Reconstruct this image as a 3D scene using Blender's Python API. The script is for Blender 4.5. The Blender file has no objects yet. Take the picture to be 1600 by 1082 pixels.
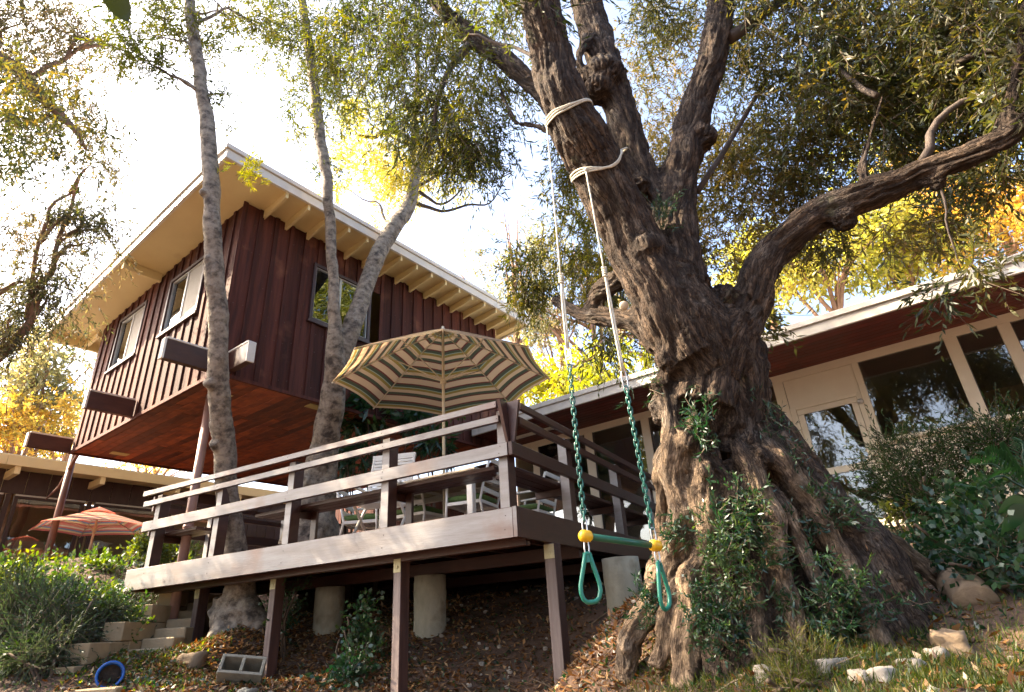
import bpy, bmesh, math, random
import numpy as np
from mathutils import Vector, Matrix
PI = math.pi
scene = bpy.context.scene
COL = scene.collection

# ------------------------------------------------------------------ camera
PITCH, ROLL, FPX = 0.44380499, -0.06382347, 920.84
def _axes():
    cp, sp = math.cos(PITCH), math.sin(PITCH)
    f = np.array([0, cp, sp]); r = np.array([1, 0, 0.]); u = np.array([0, -sp, cp])
    c, s = math.cos(ROLL), math.sin(ROLL)
    return f, c*r+s*u, -s*r+c*u
CF, CR, CU = _axes()
CAM = np.array([0, 0, 1.5])
cd = bpy.data.cameras.new('camera'); cam = bpy.data.objects.new('camera', cd); COL.objects.link(cam)
cd.sensor_width = 36; cd.lens = FPX/1600*36; cd.clip_end = 2000; cd.clip_start = 0.05
m = Matrix.Identity(4)
for i in range(3):
    m[i][0] = CR[i]; m[i][1] = CU[i]; m[i][2] = -CF[i]; m[i][3] = CAM[i]
cam.matrix_world = m
scene.camera = cam

# ------------------------------------------------------------------ light
SUN_YAW, SUN_EL = 173.0, 40.0
w = bpy.data.worlds.new('World'); scene.world = w; w.use_nodes = True
nt = w.node_tree; nt.nodes.clear()
sky = nt.nodes.new('ShaderNodeTexSky'); sky.sky_type = 'NISHITA'; sky.sun_disc = False
sky.sun_elevation = math.radians(SUN_EL); sky.sun_rotation = math.radians((90-SUN_YAW) % 360)
sky.air_density = .8; sky.dust_density = 5.0; sky.ozone_density = 0.6
bg = nt.nodes.new('ShaderNodeBackground'); bg.inputs[1].default_value = 0.15
wo = nt.nodes.new('ShaderNodeOutputWorld')
nt.links.new(sky.outputs[0], bg.inputs[0]); nt.links.new(bg.outputs[0], wo.inputs[0])
sd = bpy.data.lights.new('sun', 'SUN'); sd.energy = 5.0; sd.angle = math.radians(0.5); sd.color = (1, .80, .56)
so = bpy.data.objects.new('sun', sd); COL.objects.link(so)
sv = Vector((math.cos(math.radians(SUN_EL))*math.cos(math.radians(SUN_YAW)),
             math.cos(math.radians(SUN_EL))*math.sin(math.radians(SUN_YAW)), math.sin(math.radians(SUN_EL))))
so.rotation_euler = sv.to_track_quat('Z', 'Y').to_euler()
scene.view_settings.view_transform = 'Standard'; scene.view_settings.look = 'None'
scene.view_settings.exposure = 2.5; scene.view_settings.gamma = 1
scene.view_settings.use_curve_mapping = False
scene.render.engine = 'CYCLES'
scene.cycles.use_denoising = True
scene.cycles.max_bounces = 8; scene.cycles.transparent_max_bounces = 12
scene.cycles.sample_clamp_indirect = 6

# ------------------------------------------------------------------ maths
def A(*a): return np.array(a, float)
def ray(x, y): return CF + CR*(x-800)/FPX - CU*(y-541)/FPX
def at(x, y, D):
    d = ray(x, y); return CAM + d*D/math.hypot(d[0], d[1])
def onz(x, y, z):
    d = ray(x, y); return CAM + d*(z-CAM[2])/d[2]
def zdep(P): return float((np.asarray(P)-CAM) @ CF)
def dirv(t): return A(math.cos(t), math.sin(t), 0)
UP = A(0, 0, 1)
E1 = dirv(2.6431056); E2 = dirv(2.6431056-PI/2); P0 = A(-.06, 5.36, 0)      # deck frame
G1 = dirv(2.505); G2 = dirv(2.505-PI/2); C0 = A(-4.15, 7.54, 0)            # house frame
W0 = A(4.57, 9.34, 0)
def fr(O, U, V): return lambda a, b, z: O + a*U + b*V + z*UP
DK = fr(P0, E1, E2); HS = fr(C0, G1, G2); WL = fr(W0, G1, G2)
rng = np.random.default_rng(7); random.seed(7)

def vnoise(P, seed=0):
    P = np.asarray(P, float); i = np.floor(P).astype(np.int64); f = P-i; f = f*f*(3-2*f)
    def h(a, b, c):
        n = (a*73856093) ^ (b*19349663) ^ (c*83492791) ^ (seed*2654435761 & 0x7fffffff)
        n = (n ^ (n >> 13))*1274126177 & 0x7fffffff
        return ((n ^ (n >> 16)) & 0xffff)/65535.0
    x, y, z = i[:, 0], i[:, 1], i[:, 2]; r = 0
    for dx in (0, 1):
        for dy in (0, 1):
            for dz in (0, 1):
                wt = (f[:, 0] if dx else 1-f[:, 0])*(f[:, 1] if dy else 1-f[:, 1])*(f[:, 2] if dz else 1-f[:, 2])
                r = r + wt*h(x+dx, y+dy, z+dz)
    return r*2-1
def fbm(P, o=4, seed=0):
    s = 0; a = 1
    for k in range(o):
        s = s + a*vnoise(np.asarray(P)*2**k, seed+k); a *= .5
    return s

# ------------------------------------------------------------------ materials
def new_mat(name):
    m = bpy.data.materials.new(name); m.use_nodes = True; nt = m.node_tree
    b = nt.nodes['Principled BSDF']; return m, nt, b
def M(name, c1, c2=None, scale=(6, 6, 6), detail=6, rough=.7, bump=.0, bscale=None, rand=0.0, c3=None, spec=.5, coat=0, nrough=.6, metal=0, contrast=(.3, .7), blotch=None):
    m, nt, b = new_mat(name); N = nt.nodes; L = nt.links
    b.inputs['Roughness'].default_value = rough; b.inputs['Specular IOR Level'].default_value = spec
    b.inputs['Metallic'].default_value = metal
    if coat: b.inputs['Coat Weight'].default_value = coat; b.inputs['Coat Roughness'].default_value = .25
    if c2 is None: c2 = tuple(x*.7 for x in c1)
    tc = N.new('ShaderNodeTexCoord'); mp = N.new('ShaderNodeMapping'); mp.inputs['Scale'].default_value = scale
    L.new(tc.outputs['Object'], mp.inputs['Vector'])
    oi = N.new('ShaderNodeObjectInfo'); 
    cmb = N.new('ShaderNodeVectorMath'); cmb.operation = 'ADD'
    sc = N.new('ShaderNodeMath'); sc.operation = 'MULTIPLY'; sc.inputs[1].default_value = 37.
    L.new(oi.outputs['Random'], sc.inputs[0]); L.new(mp.outputs[0], cmb.inputs[0]); L.new(sc.outputs[0], cmb.inputs[1])
    nz = N.new('ShaderNodeTexNoise'); nz.inputs['Detail'].default_value = detail; nz.inputs['Scale'].default_value = 1; nz.inputs['Roughness'].default_value = nrough
    L.new(cmb.outputs[0], nz.inputs['Vector'])
    rp = N.new('ShaderNodeValToRGB'); e = rp.color_ramp.elements
    e[0].position = contrast[0]; e[0].color = (*c1, 1); e[1].position = contrast[1]; e[1].color = (*c2, 1)
    if c3: x = rp.color_ramp.elements.new((contrast[0]+contrast[1])/2); x.color = (*c3, 1)
    L.new(nz.outputs['Fac'], rp.inputs[0]); out = rp.outputs[0]
    if blotch:
        nb = N.new('ShaderNodeTexNoise'); nb.inputs['Scale'].default_value = blotch[0]; nb.inputs['Detail'].default_value = 5
        L.new(tc.outputs['Object'], nb.inputs['Vector'])
        rb = N.new('ShaderNodeValToRGB'); rb.color_ramp.elements[0].position = blotch[2]; rb.color_ramp.elements[1].position = blotch[2]+.12
        L.new(nb.outputs['Fac'], rb.inputs[0])
        mb = N.new('ShaderNodeMix'); mb.data_type = 'RGBA'; mb.inputs['B'].default_value = (*blotch[1], 1)
        L.new(rb.outputs[0], mb.inputs['Factor']); L.new(out, mb.inputs['A']); out = mb.outputs['Result']
    if rand:
        mr = N.new('ShaderNodeMapRange'); mr.inputs['To Min'].default_value = 1-rand; mr.inputs['To Max'].default_value = 1+rand
        L.new(oi.outputs['Random'], mr.inputs['Value'])
        hs = N.new('ShaderNodeHueSaturation'); L.new(mr.outputs[0], hs.inputs['Value']); L.new(out, hs.inputs['Color']); out = hs.outputs[0]
    L.new(out, b.inputs['Base Color'])
    if bump:
        nb2 = N.new('ShaderNodeTexNoise'); nb2.inputs['Detail'].default_value = 8; nb2.inputs['Scale'].default_value = 1; nb2.inputs['Roughness'].default_value = .65
        mp2 = N.new('ShaderNodeMapping'); mp2.inputs['Scale'].default_value = bscale or tuple(s*2 for s in scale)
        L.new(tc.outputs['Object'], mp2.inputs['Vector']); L.new(mp2.outputs[0], nb2.inputs['Vector'])
        bp = N.new('ShaderNodeBump'); bp.inputs['Strength'].default_value = 1; bp.inputs['Distance'].default_value = bump
        L.new(nb2.outputs['Fac'], bp.inputs['Height']); L.new(bp.outputs[0], b.inputs['Normal'])
    return m
def leafmat(name, cols, trans=.4, gloss=.08, rough=.45, sat=1.25, val=2.0):
    """cols: list of colours picked per leaf by the face attribute 'tint'"""
    m = bpy.data.materials.new(name); m.use_nodes = True; nt = m.node_tree; N = nt.nodes; L = nt.links; N.clear()
    at_ = N.new('ShaderNodeAttribute'); at_.attribute_name = 'tint'
    rp = N.new('ShaderNodeValToRGB'); e = rp.color_ramp.elements
    n = len(cols); e[0].color = (*cols[0], 1); e[1].color = (*cols[-1], 1)
    for i in range(1, n-1): x = e.new(i/(n-1)); x.color = (*cols[i], 1)
    L.new(at_.outputs['Fac'], rp.inputs[0])
    d = N.new('ShaderNodeBsdfDiffuse'); t = N.new('ShaderNodeBsdfTranslucent'); g = N.new('ShaderNodeBsdfGlossy')
    g.inputs['Roughness'].default_value = rough; g.inputs['Color'].default_value = (.9, .95, 1, 1)
    L.new(rp.outputs[0], d.inputs[0])
    hs = N.new('ShaderNodeHueSaturation'); hs.inputs['Saturation'].default_value = sat; hs.inputs['Value'].default_value = val
    hs.inputs['Hue'].default_value = .492
    L.new(rp.outputs[0], hs.inputs['Color']); L.new(hs.outputs[0], t.inputs[0])
    m1 = N.new('ShaderNodeMixShader'); m1.inputs[0].default_value = trans; L.new(d.outputs[0], m1.inputs[1]); L.new(t.outputs[0], m1.inputs[2])
    m2 = N.new('ShaderNodeMixShader'); m2.inputs[0].default_value = gloss; L.new(m1.outputs[0], m2.inputs[1]); L.new(g.outputs[0], m2.inputs[2])
    o = N.new('ShaderNodeOutputMaterial'); L.new(m2.outputs[0], o.inputs[0])
    return m
def glassmat(name, tint=(.55, .58, .55), refl=1.0):
    m = bpy.data.materials.new(name); m.use_nodes = True; nt = m.node_tree; N = nt.nodes; L = nt.links; N.clear()
    tr = N.new('ShaderNodeBsdfTransparent'); tr.inputs[0].default_value = (*tint, 1)
    g = N.new('ShaderNodeBsdfGlossy'); g.inputs['Roughness'].default_value = .015; g.inputs['Color'].default_value = (.9, .95, 1, 1)
    f = N.new('ShaderNodeFresnel'); f.inputs[0].default_value = 1.7
    mu = N.new('ShaderNodeMath'); mu.operation = 'MULTIPLY'; mu.inputs[1].default_value = refl; mu.use_clamp = True
    tc = N.new('ShaderNodeTexCoord'); nz = N.new('ShaderNodeTexNoise'); nz.inputs['Scale'].default_value = 1.3
    bp = N.new('ShaderNodeBump'); bp.inputs['Distance'].default_value = .004
    L.new(tc.outputs['Object'], nz.inputs['Vector']); L.new(nz.outputs['Fac'], bp.inputs['Height']); L.new(bp.outputs[0], g.inputs['Normal'])
    L.new(f.outputs[0], mu.inputs[0]); mx = N.new('ShaderNodeMixShader'); L.new(mu.outputs[0], mx.inputs[0])
    L.new(tr.outputs[0], mx.inputs[1]); L.new(g.outputs[0], mx.inputs[2])
    o = N.new('ShaderNodeOutputMaterial'); L.new(mx.outputs[0], o.inputs[0]); return m

MT = {}
MT['siding'] = M('siding_stain', (.094, .030, .020), (.036, .014, .011), (16, 16, 1.0), rough=.78, spec=.25, bump=.004, bscale=(60, 60, 4), rand=.38, c3=(.070, .022, .015), blotch=(1.6, (.15, .06, .035), .60))
MT['soffitwood'] = M('redwood_plank', (.32, .080, .022), (.10, .020, .009), (5, 5, 5), rough=.5, bump=.002, rand=.55)
MT['darkred'] = M('eave_redwood', (.15, .020, .009), (.08, .012, .006), (4, 4, 4), rough=.55, bump=.002, rand=.3)
MT['cream'] = M('cream_paint', (.78, .65, .35), (.72, .59, .31), (2, 2, 2), rough=.6, bump=.0015, bscale=(25, 25, 25), blotch=(1.3, (.58, .42, .20), .66))
MT['white'] = M('white_trim_paint', (.74, .71, .64), (.62, .59, .52), (5, 5, 5), rough=.5, bump=.001, bscale=(30, 30, 30))
MT['roofing'] = M('roof_gravel', (.45, .42, .37), (.3, .28, .25), (30, 30, 30), rough=.9, bump=.01)
MT['lit_front'] = M('lit_front_stain', (.27, .265, .26), (.17, .145, .13), (1.2, 1.2, 10), rough=.42, bump=.002, bscale=(8, 8, 60), rand=.08, contrast=(.35, .72), blotch=(1.3, (.19, .125, .10), .56))  # deck front faces only: the brighter light on that side is painted in
MT['deckstain'] = M('deck_stain', (.062, .022, .013), (.032, .011, .008), (3, 3, 16), rough=.38, bump=.002, bscale=(8, 8, 60), rand=.2)
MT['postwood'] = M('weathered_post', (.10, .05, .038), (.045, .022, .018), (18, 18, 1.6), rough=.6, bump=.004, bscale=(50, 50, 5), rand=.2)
MT['lit_postface'] = M('weathered_lit_face', (.22, .17, .15), (.10, .07, .06), (20, 20, 1.4), rough=.55, bump=.004, bscale=(50, 50, 5), rand=.2)  # paler copy of the post wood, front light put into its colour
MT['concrete'] = M('pier_concrete', (.42, .40, .31), (.25, .24, .18), (5, 5, 2.5), rough=.85, bump=.006, bscale=(40, 40, 40), blotch=(3, (.18, .15, .10), .58))
MT['block'] = M('tan_block', (.42, .31, .18), (.33, .24, .13), (7, 7, 7), rough=.9, bump=.005, bscale=(50, 50, 50), rand=.15)
MT['cinder'] = M('cinder_block', (.26, .25, .2), (.16, .15, .12), (9, 9, 9), rough=.9, bump=.008, bscale=(60, 60, 60))
MT['paleconcrete'] = M('step_concrete', (.50, .38, .23), (.36, .27, .16), (6, 6, 6), rough=.85, bump=.005, bscale=(50, 50, 50))
MT['glass'] = glassmat('window_glass', refl=1.5)
MT['glass_dim'] = glassmat('house_glass', (.8, .8, .76), 1.5)
MT['whitemetal'] = M('white_powder_coat', (.78, .76, .70), (.7, .68, .62), (8, 8, 8), rough=.35)
MT['cushion'] = M('green_cushion', (.10, .17, .045), (.07, .12, .03), (30, 30, 30), rough=.85, bump=.002, bscale=(200, 200, 200))
MT['tabletop'] = M('pale_table_wood', (.55, .46, .33), (.45, .36, .25), (20, 3, 3), rough=.6)
MT['polepaint'] = M('cream_pole', (.66, .60, .45), (.58, .52, .38), (8, 8, 2), rough=.35)
MT['rope'] = M('white_rope', (.62, .60, .50), (.40, .38, .30), (60, 60, 60), rough=.9, bump=.004, bscale=(150, 150, 90))
MT['chain'] = M('green_vinyl', (.012, .13, .095), (.008, .09, .07), (20, 20, 20), rough=.32)
MT['ring'] = M('green_plastic', (.012, .18, .12), (.010, .14, .095), (20, 20, 20), rough=.3)
MT['bar'] = M('dark_green_bar', (.012, .11, .06), (.010, .08, .045), (20, 20, 20), rough=.35)
MT['yellow'] = M('yellow_plastic', (.80, .47, .015), (.72, .40, .01), (10, 10, 10), rough=.35)
MT['zinc'] = M('zinc_metal', (.6, .6, .6), (.5, .5, .5), (20, 20, 20), rough=.35, metal=.9)
MT['pipe'] = M('pinkish_pipe', (.36, .21, .17), (.26, .15, .12), (5, 5, 2), rough=.45, blotch=(4, (.2, .12, .1), .6))
MT['pipe2'] = M('rusty_pipe', (.17, .075, .05), (.10, .045, .03), (5, 5, 2), rough=.55)
MT['dark'] = M('dark_interior', (.05, .042, .035), (.035, .03, .025), (2, 2, 2), rough=.8)
MT['interior'] = M('interior_wall', (.52, .43, .29), (.45, .37, .25), (2, 2, 2), rough=.8)
MT['frame_dark'] = M('dark_window_frame', (.06, .035, .03), (.04, .02, .02), (12, 12, 4), rough=.5)
MT['blind'] = M('roller_blind', (.55, .47, .34), (.48, .40, .28), (3, 3, 40), rough=.8)
MT['screen'] = M('insect_screen', (.30, .27, .22), (.24, .21, .17), (90, 90, 90), rough=.7)
MT['alu'] = M('aluminium_frame', (.55, .55, .52), (.45, .45, .42), (10, 10, 10), rough=.35, metal=.5)
MT['blue'] = M('blue_glaze', (.012, .10, .42), (.008, .07, .30), (12, 12, 12), rough=.25)
MT['soil'] = M('potting_soil', (.04, .028, .02), (.02, .015, .01), (30, 30, 30), rough=.95, bump=.01)
MT['rock'] = M('pale_limestone', (.42, .37, .30), (.22, .19, .15), (9, 9, 9), rough=.85, bump=.012, bscale=(25, 25, 25), blotch=(7, (.16, .14, .10), .6))
MT['log'] = M('cut_log', (.24, .17, .10), (.13, .09, .055), (9, 9, 9), rough=.85, bump=.01)
MT['plate'] = M('galvanised_plate', (.50, .47, .28), (.36, .33, .2), (14, 14, 14), rough=.5, metal=.3)
MT['vent'] = M('vent_grille', (.55, .47, .20), (.45, .38, .16), (20, 20, 20), rough=.6)
def barkmat():
    m, nt, b = new_mat('old_bark'); N = nt.nodes; L = nt.links; b.inputs['Roughness'].default_value = .88; b.inputs['Specular IOR Level'].default_value = .3
    at_ = N.new('ShaderNodeAttribute'); at_.attribute_name = 'limb'; ar = N.new('ShaderNodeAttribute'); ar.attribute_name = 'root'
    tc = N.new('ShaderNodeTexCoord')
    def noise(src, sc, det=5, rgh=.6):
        mp = N.new('ShaderNodeMapping'); mp.inputs['Scale'].default_value = sc; L.new(src, mp.inputs['Vector'])
        n = N.new('ShaderNodeTexNoise'); n.inputs['Scale'].default_value = 1; n.inputs['Detail'].default_value = det; n.inputs['Roughness'].default_value = rgh; L.new(mp.outputs[0], n.inputs['Vector']); return n.outputs['Fac']
    def ramp(src, stops):
        r = N.new('ShaderNodeValToRGB'); e = r.color_ramp.elements; e[0].position, e[1].position = stops[0][0], stops[-1][0]
        e[0].color = (*stops[0][1], 1); e[1].color = (*stops[-1][1], 1)
        for p_, c_ in stops[1:-1]: x = e.new(p_); x.color = (*c_, 1)
        L.new(src, r.inputs[0]); return r.outputs[0]
    def math_(op, a, b2):
        n = N.new('ShaderNodeMath'); n.operation = op
        for k, v in enumerate((a, b2)):
            if isinstance(v, (int, float)): n.inputs[k].default_value = v
            else: L.new(v, n.inputs[k])
        return n.outputs[0]
    def mix(f, a, b2, bt='MIX'):
        n = N.new('ShaderNodeMix'); n.data_type = 'RGBA'; n.blend_type = bt
        for k, v in (('Factor', f), ('A', a), ('B', b2)):
            if isinstance(v, (int, float)): n.inputs[k].default_value = v
            elif isinstance(v, tuple): n.inputs[k].default_value = (*v, 1)
            else: L.new(v, n.inputs[k])
        return n.outputs['Result']
    lv = at_.outputs['Vector']
    base = ramp(noise(lv, (14, 14, 4), 7, .65), [(.34, (.026, .017, .012)), (.50, (.064, .043, .029)), (.66, (.14, .095, .062))])
    tan = ramp(noise(tc.outputs['Object'], (7, 7, 7), 7, .65), [(.36, (.08, .054, .035)), (.48, (.20, .14, .09)), (.62, (.40, .29, .185))])
    col = mix(ar.outputs['Fac'], base, tan)
    grey = ramp(noise(tc.outputs['Object'], (2.6, 2.6, 2.6), 6, .6), [(.54, (0, 0, 0)), (.64, (1, 1, 1))])
    col = mix(math_('MULTIPLY', grey, .5), col, (.17, .145, .12))
    moss = ramp(noise(tc.outputs['Object'], (4.2, 4.2, 4.2), 8, .7), [(.60, (0, 0, 0)), (.66, (1, 1, 1))])
    col = mix(math_('MULTIPLY', moss, .45), col, (.075, .080, .030))
    c1 = math_('ABSOLUTE', math_('SUBTRACT', noise(lv, (34, 34, 5.5), 4, .55), .5), 0)
    c2 = math_('ABSOLUTE', math_('SUBTRACT', noise(lv, (80, 80, 17), 3, .55), .5), 0)
    k1 = ramp(c1, [(.0, (.0, .0, .0)), (.055, (1, 1, 1))]); k2 = ramp(c2, [(.0, (.0, .0, .0)), (.05, (1, 1, 1))])
    crack = math_('MULTIPLY', k1, math_('ADD', math_('MULTIPLY', k2, .5), .5))
    amt = math_('SUBTRACT', 1.0, math_('MULTIPLY', ar.outputs['Fac'], .45))
    inv = math_('MULTIPLY', math_('SUBTRACT', 1.0, crack), math_('MULTIPLY', amt, .85))
    col = mix(inv, col, (.016, .010, .007))
    L.new(col, b.inputs['Base Color'])
    h = math_('ADD', math_('MULTIPLY', crack, 1.0), math_('MULTIPLY', noise(lv, (120, 120, 60), 4, .6), .6))
    bp = N.new('ShaderNodeBump'); bp.inputs['Distance'].default_value = .014; bp.inputs['Strength'].default_value = 1; L.new(h, bp.inputs['Height']); L.new(bp.outputs[0], b.inputs['Normal'])
    return m
MT['bark_big'] = barkmat()
MT['bark_pale'] = M('smooth_grey_bark', (.30, .26, .205), (.060, .048, .038), (9, 9, 11), detail=9, rough=.85, bump=.014, bscale=(22, 22, 30), nrough=.7, c3=(.19, .16, .125), contrast=(.40, .64), blotch=(6.5, (.045, .036, .03), .58))
MT['bark_limb'] = M('grey_limb_bark', (.10, .075, .06), (.04, .03, .024), (9, 9, 4), detail=8, rough=.85, bump=.02)
MT['twig'] = M('brown_twig', (.11, .075, .045), (.07, .045, .03), (20, 20, 20), rough=.8)
MT['redtwig'] = M('pinkish_limb', (.33, .20, .13), (.18, .10, .07), (5, 5, 5), rough=.8, bump=.008)
LF = {}
LF['olive'] = leafmat('olive_leaf', [(.016, .023, .009), (.034, .044, .014), (.060, .066, .020), (.10, .088, .026), (.15, .115, .036)], trans=.42, gloss=.03)
LF['willow'] = leafmat('long_leaf', [(.020, .030, .009), (.042, .055, .013), (.085, .092, .016), (.16, .14, .02)], trans=.45, gloss=.03)
LF['yellow'] = leafmat('yellow_leaf', [(.06, .09, .02), (.16, .19, .035), (.32, .32, .055), (.46, .41, .08)], trans=.52, gloss=.03, sat=1.1, val=1.85)
LF['bright'] = leafmat('bright_yellow_leaf', [(.12, .18, .015), (.36, .36, .02), (.52, .47, .03)], trans=.5, gloss=.05)
LF['gold'] = leafmat('golden_leaf', [(.12, .12, .03), (.34, .28, .06), (.56, .41, .10), (.52, .33, .08)], trans=.55, gloss=.03, sat=1.12, val=1.9)
LF['euc'] = leafmat('gum_leaf', [(.03, .045, .018), (.07, .08, .025), (.14, .12, .035), (.20, .14, .06)], trans=.4, gloss=.04, sat=1.0, val=1.6)
LF['pale'] = leafmat('pale_leaf', [(.10, .12, .06), (.20, .19, .09), (.32, .26, .12)], trans=.5, gloss=.05)
LF['shrub'] = leafmat('shrub_leaf', [(.014, .035, .010), (.03, .07, .016), (.07, .11, .02), (.17, .20, .03)], trans=.35, gloss=.06, rough=.4)
LF['rosemary'] = leafmat('grey_green_leaf', [(.016, .030, .014), (.036, .055, .024), (.075, .095, .045)], trans=.25, gloss=.03)
LF['darkshrub'] = leafmat('dark_shrub_leaf', [(.010, .024, .008), (.020, .040, .012), (.035, .055, .014)], trans=.3, gloss=.015)
LF['ivy'] = leafmat('ivy_leaf', [(.008, .026, .010), (.014, .048, .018), (.032, .076, .024), (.08, .12, .03)], trans=.3, gloss=.05, rough=.4)
LF['litter'] = leafmat('dry_leaf', [(.07, .035, .018), (.17, .075, .025), (.28, .15, .06), (.36, .25, .13)], trans=.12, gloss=.03)
LF['grass'] = leafmat('grass_blade', [(.02, .04, .008), (.04, .07, .012), (.08, .10, .018), (.15, .13, .04)], trans=.4, gloss=.02)
LF['frond'] = leafmat('frond_leaf', [(.025, .065, .022), (.03, .075, .026)], trans=.3, gloss=.05)
LF['near'] = leafmat('near_leaf', [(.020, .028, .004), (.022, .03, .004)], trans=.15, gloss=.02)

# ------------------------------------------------------------------ object helpers
def tag(o, label=None, cat=None, group=None, kind=None):
    if label: o['label'] = label
    if cat: o['category'] = cat
    if group: o['group'] = group
    if kind: o['kind'] = kind
    return o
def thing(name, loc, label, cat, group=None, rotz=0):
    o = bpy.data.objects.new(name, None); COL.objects.link(o); o.location = Vector([float(v) for v in loc]); o.rotation_euler = (0, 0, rotz)
    o.empty_display_size = .1
    return tag(o, label, cat, group)
class MB:
    """collects polygons (world coordinates) for ONE mesh object"""
    def __init__(s): s.v = []; s.f = []; s.mi = []; s.att = []
    def add(s, vs, fs, mi=0):
        n = len(s.v); s.v += [tuple(map(float, v)) for v in vs]
        for k, f in enumerate(fs): s.f.append([i+n for i in f]); s.mi.append(mi if isinstance(mi, int) else mi[k])
    def box(s, F, a0, a1, b0, b1, z0, z1, ch=0.0, mi=0):
        """box in frame F, optional chamfer; mi index for the -b face may be given as dict"""
        if a0 > a1: a0, a1 = a1, a0
        if b0 > b1: b0, b1 = b1, b0
        if ch <= 0:
            vs = [F(a, b, z) for a in (a0, a1) for b in (b0, b1) for z in (z0, z1)]
            fs = [(0, 1, 3, 2), (4, 6, 7, 5), (0, 4, 5, 1), (2, 3, 7, 6), (0, 2, 6, 4), (1, 5, 7, 3)]
            s.add(vs, fs, mi if isinstance(mi, int) else [mi.get('f', 0) if k == 2 else 0 for k in range(6)])
            return
        ch = min(ch, (a1-a0)/3, (b1-b0)/3, (z1-z0)/3)
        lo = (a0, b0, z0); hi = (a1, b1, z1); vs = []; idx = {}
        for sx in (0, 1):
            for sy in (0, 1):
                for sz in (0, 1):
                    for ax in range(3):
                        p = []
                        for k, sgn in enumerate((sx, sy, sz)):
                            e = (hi if sgn else lo)[k]
                            p.append(e if k == ax else e+(-ch if sgn else ch))
                        idx[(sx, sy, sz, ax)] = len(vs); vs.append(F(*p))
        fs = []; mis = []
        for ax in range(3):
            o1, o2 = [k for k in range(3) if k != ax]
            for sg in (0, 1):
                q = []
                for u, v in ((0, 0), (1, 0), (1, 1), (0, 1)):
                    c = [0, 0, 0]; c[ax] = sg; c[o1] = u; c[o2] = v; q.append(idx[(*c, ax)])
                fs.append(q); mis.append(mi.get('f', 0) if (not isinstance(mi, int) and ax == 1 and sg == 0) else (mi if isinstance(mi, int) else 0))
        for ax in range(3):           # edges parallel to ax
            o1, o2 = [k for k in range(3) if k != ax]
            for u in (0, 1):
                for v in (0, 1):
                    q = []
                    for t, aa in ((0, o1), (0, o2), (1, o2), (1, o1)):
                        c = [0, 0, 0]; c[ax] = t; c[o1] = u; c[o2] = v; q.append(idx[(*c, aa)])
                    fs.append(q); mis.append(0 if not isinstance(mi, int) else mi)
        for sx in (0, 1):
            for sy in (0, 1):
                for sz in (0, 1):
                    fs.append([idx[(sx, sy, sz, ax)] for ax in range(3)]); mis.append(0 if not isinstance(mi, int) else mi)
        s.add(vs, fs, mis)
    def tube(s, pts, rad, n=8, cap=True, closed=False, twist=0):
        pts = [np.asarray(p, float) for p in pts]; k = len(pts)
        if not hasattr(rad, '__len__'): rad = [rad]*k
        vs = []; prev = None
        for i, p in enumerate(pts):
            if closed: t = pts[(i+1) % k]-pts[i-1]
            else: t = pts[min(i+1, k-1)]-pts[max(i-1, 0)]
            t = t/(np.linalg.norm(t)+1e-9)
            if prev is None:
                a = UP if abs(t[2]) < .9 else A(1, 0, 0)
                u = np.cross(t, a)
            else: u = prev-t*(prev@t)
            u = u/(np.linalg.norm(u)+1e-9); prev = u; v = np.cross(t, u)
            for j in range(n):
                th = 2*PI*j/n+twist*i; vs.append(p+rad[i]*(math.cos(th)*u+math.sin(th)*v))
        fs = []
        for i in range(k if closed else k-1):
            for j in range(n):
                a = i*n+j; b = i*n+(j+1) % n; i2 = (i+1) % k
                fs.append((a, b, i2*n+(j+1) % n, i2*n+j))
        if cap and not closed:
            fs.append(tuple(range(n))[::-1]); fs.append(tuple((k-1)*n+j for j in range(n)))
        s.add(vs, fs)
    def lathe(s, c, prof, n=16, axis=None):
        axis = UP if axis is None else np.asarray(axis, float)/np.linalg.norm(axis)
        a = A(1, 0, 0) if abs(axis[0]) < .9 else A(0, 1, 0)
        u = np.cross(axis, a); u /= np.linalg.norm(u); v = np.cross(axis, u)
        vs = []; fs = []
        for r, h in prof:
            for j in range(n):
                t = 2*PI*j/n; vs.append(np.asarray(c)+h*axis+r*(math.cos(t)*u+math.sin(t)*v))
        for i in range(len(prof)-1):
            for j in range(n): fs.append((i*n+j, i*n+(j+1) % n, (i+1)*n+(j+1) % n, (i+1)*n+j))
        s.add(vs, fs)
    def build(s, name, mats, parent=None, smooth=False, root=None):
        me = bpy.data.meshes.new(name)
        off = A(0, 0, 0)
        r = parent
        while r is not None:
            off = off+np.array(r.location); r = r.parent
        me.from_pydata([tuple(np.array(v)-off) for v in s.v], [], s.f)
        bm = bmesh.new(); bm.from_mesh(me); bmesh.ops.recalc_face_normals(bm, faces=bm.faces); bm.to_mesh(me); bm.free()
        if not isinstance(mats, (list, tuple)): mats = [mats]
        for x in mats: me.materials.append(x)
        if len(mats) > 1: me.polygons.foreach_set('material_index', s.mi)
        if smooth: me.polygons.foreach_set('use_smooth', [True]*len(me.polygons))
        o = bpy.data.objects.new(name, me); COL.objects.link(o); o.parent = parent
        return o
def bx(name, parent, mats, F, a0, a1, b0, b1, z0, z1, ch=.004, mi=0):
    m = MB(); m.box(F, a0, a1, b0, b1, z0, z1, ch, mi); return m.build(name, mats, parent)
def copy_tree(o, parent=None):
    c = o.copy(); COL.objects.link(c); c.parent = parent
    for ch in list(o.children): copy_tree(ch, c)
    return c
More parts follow.
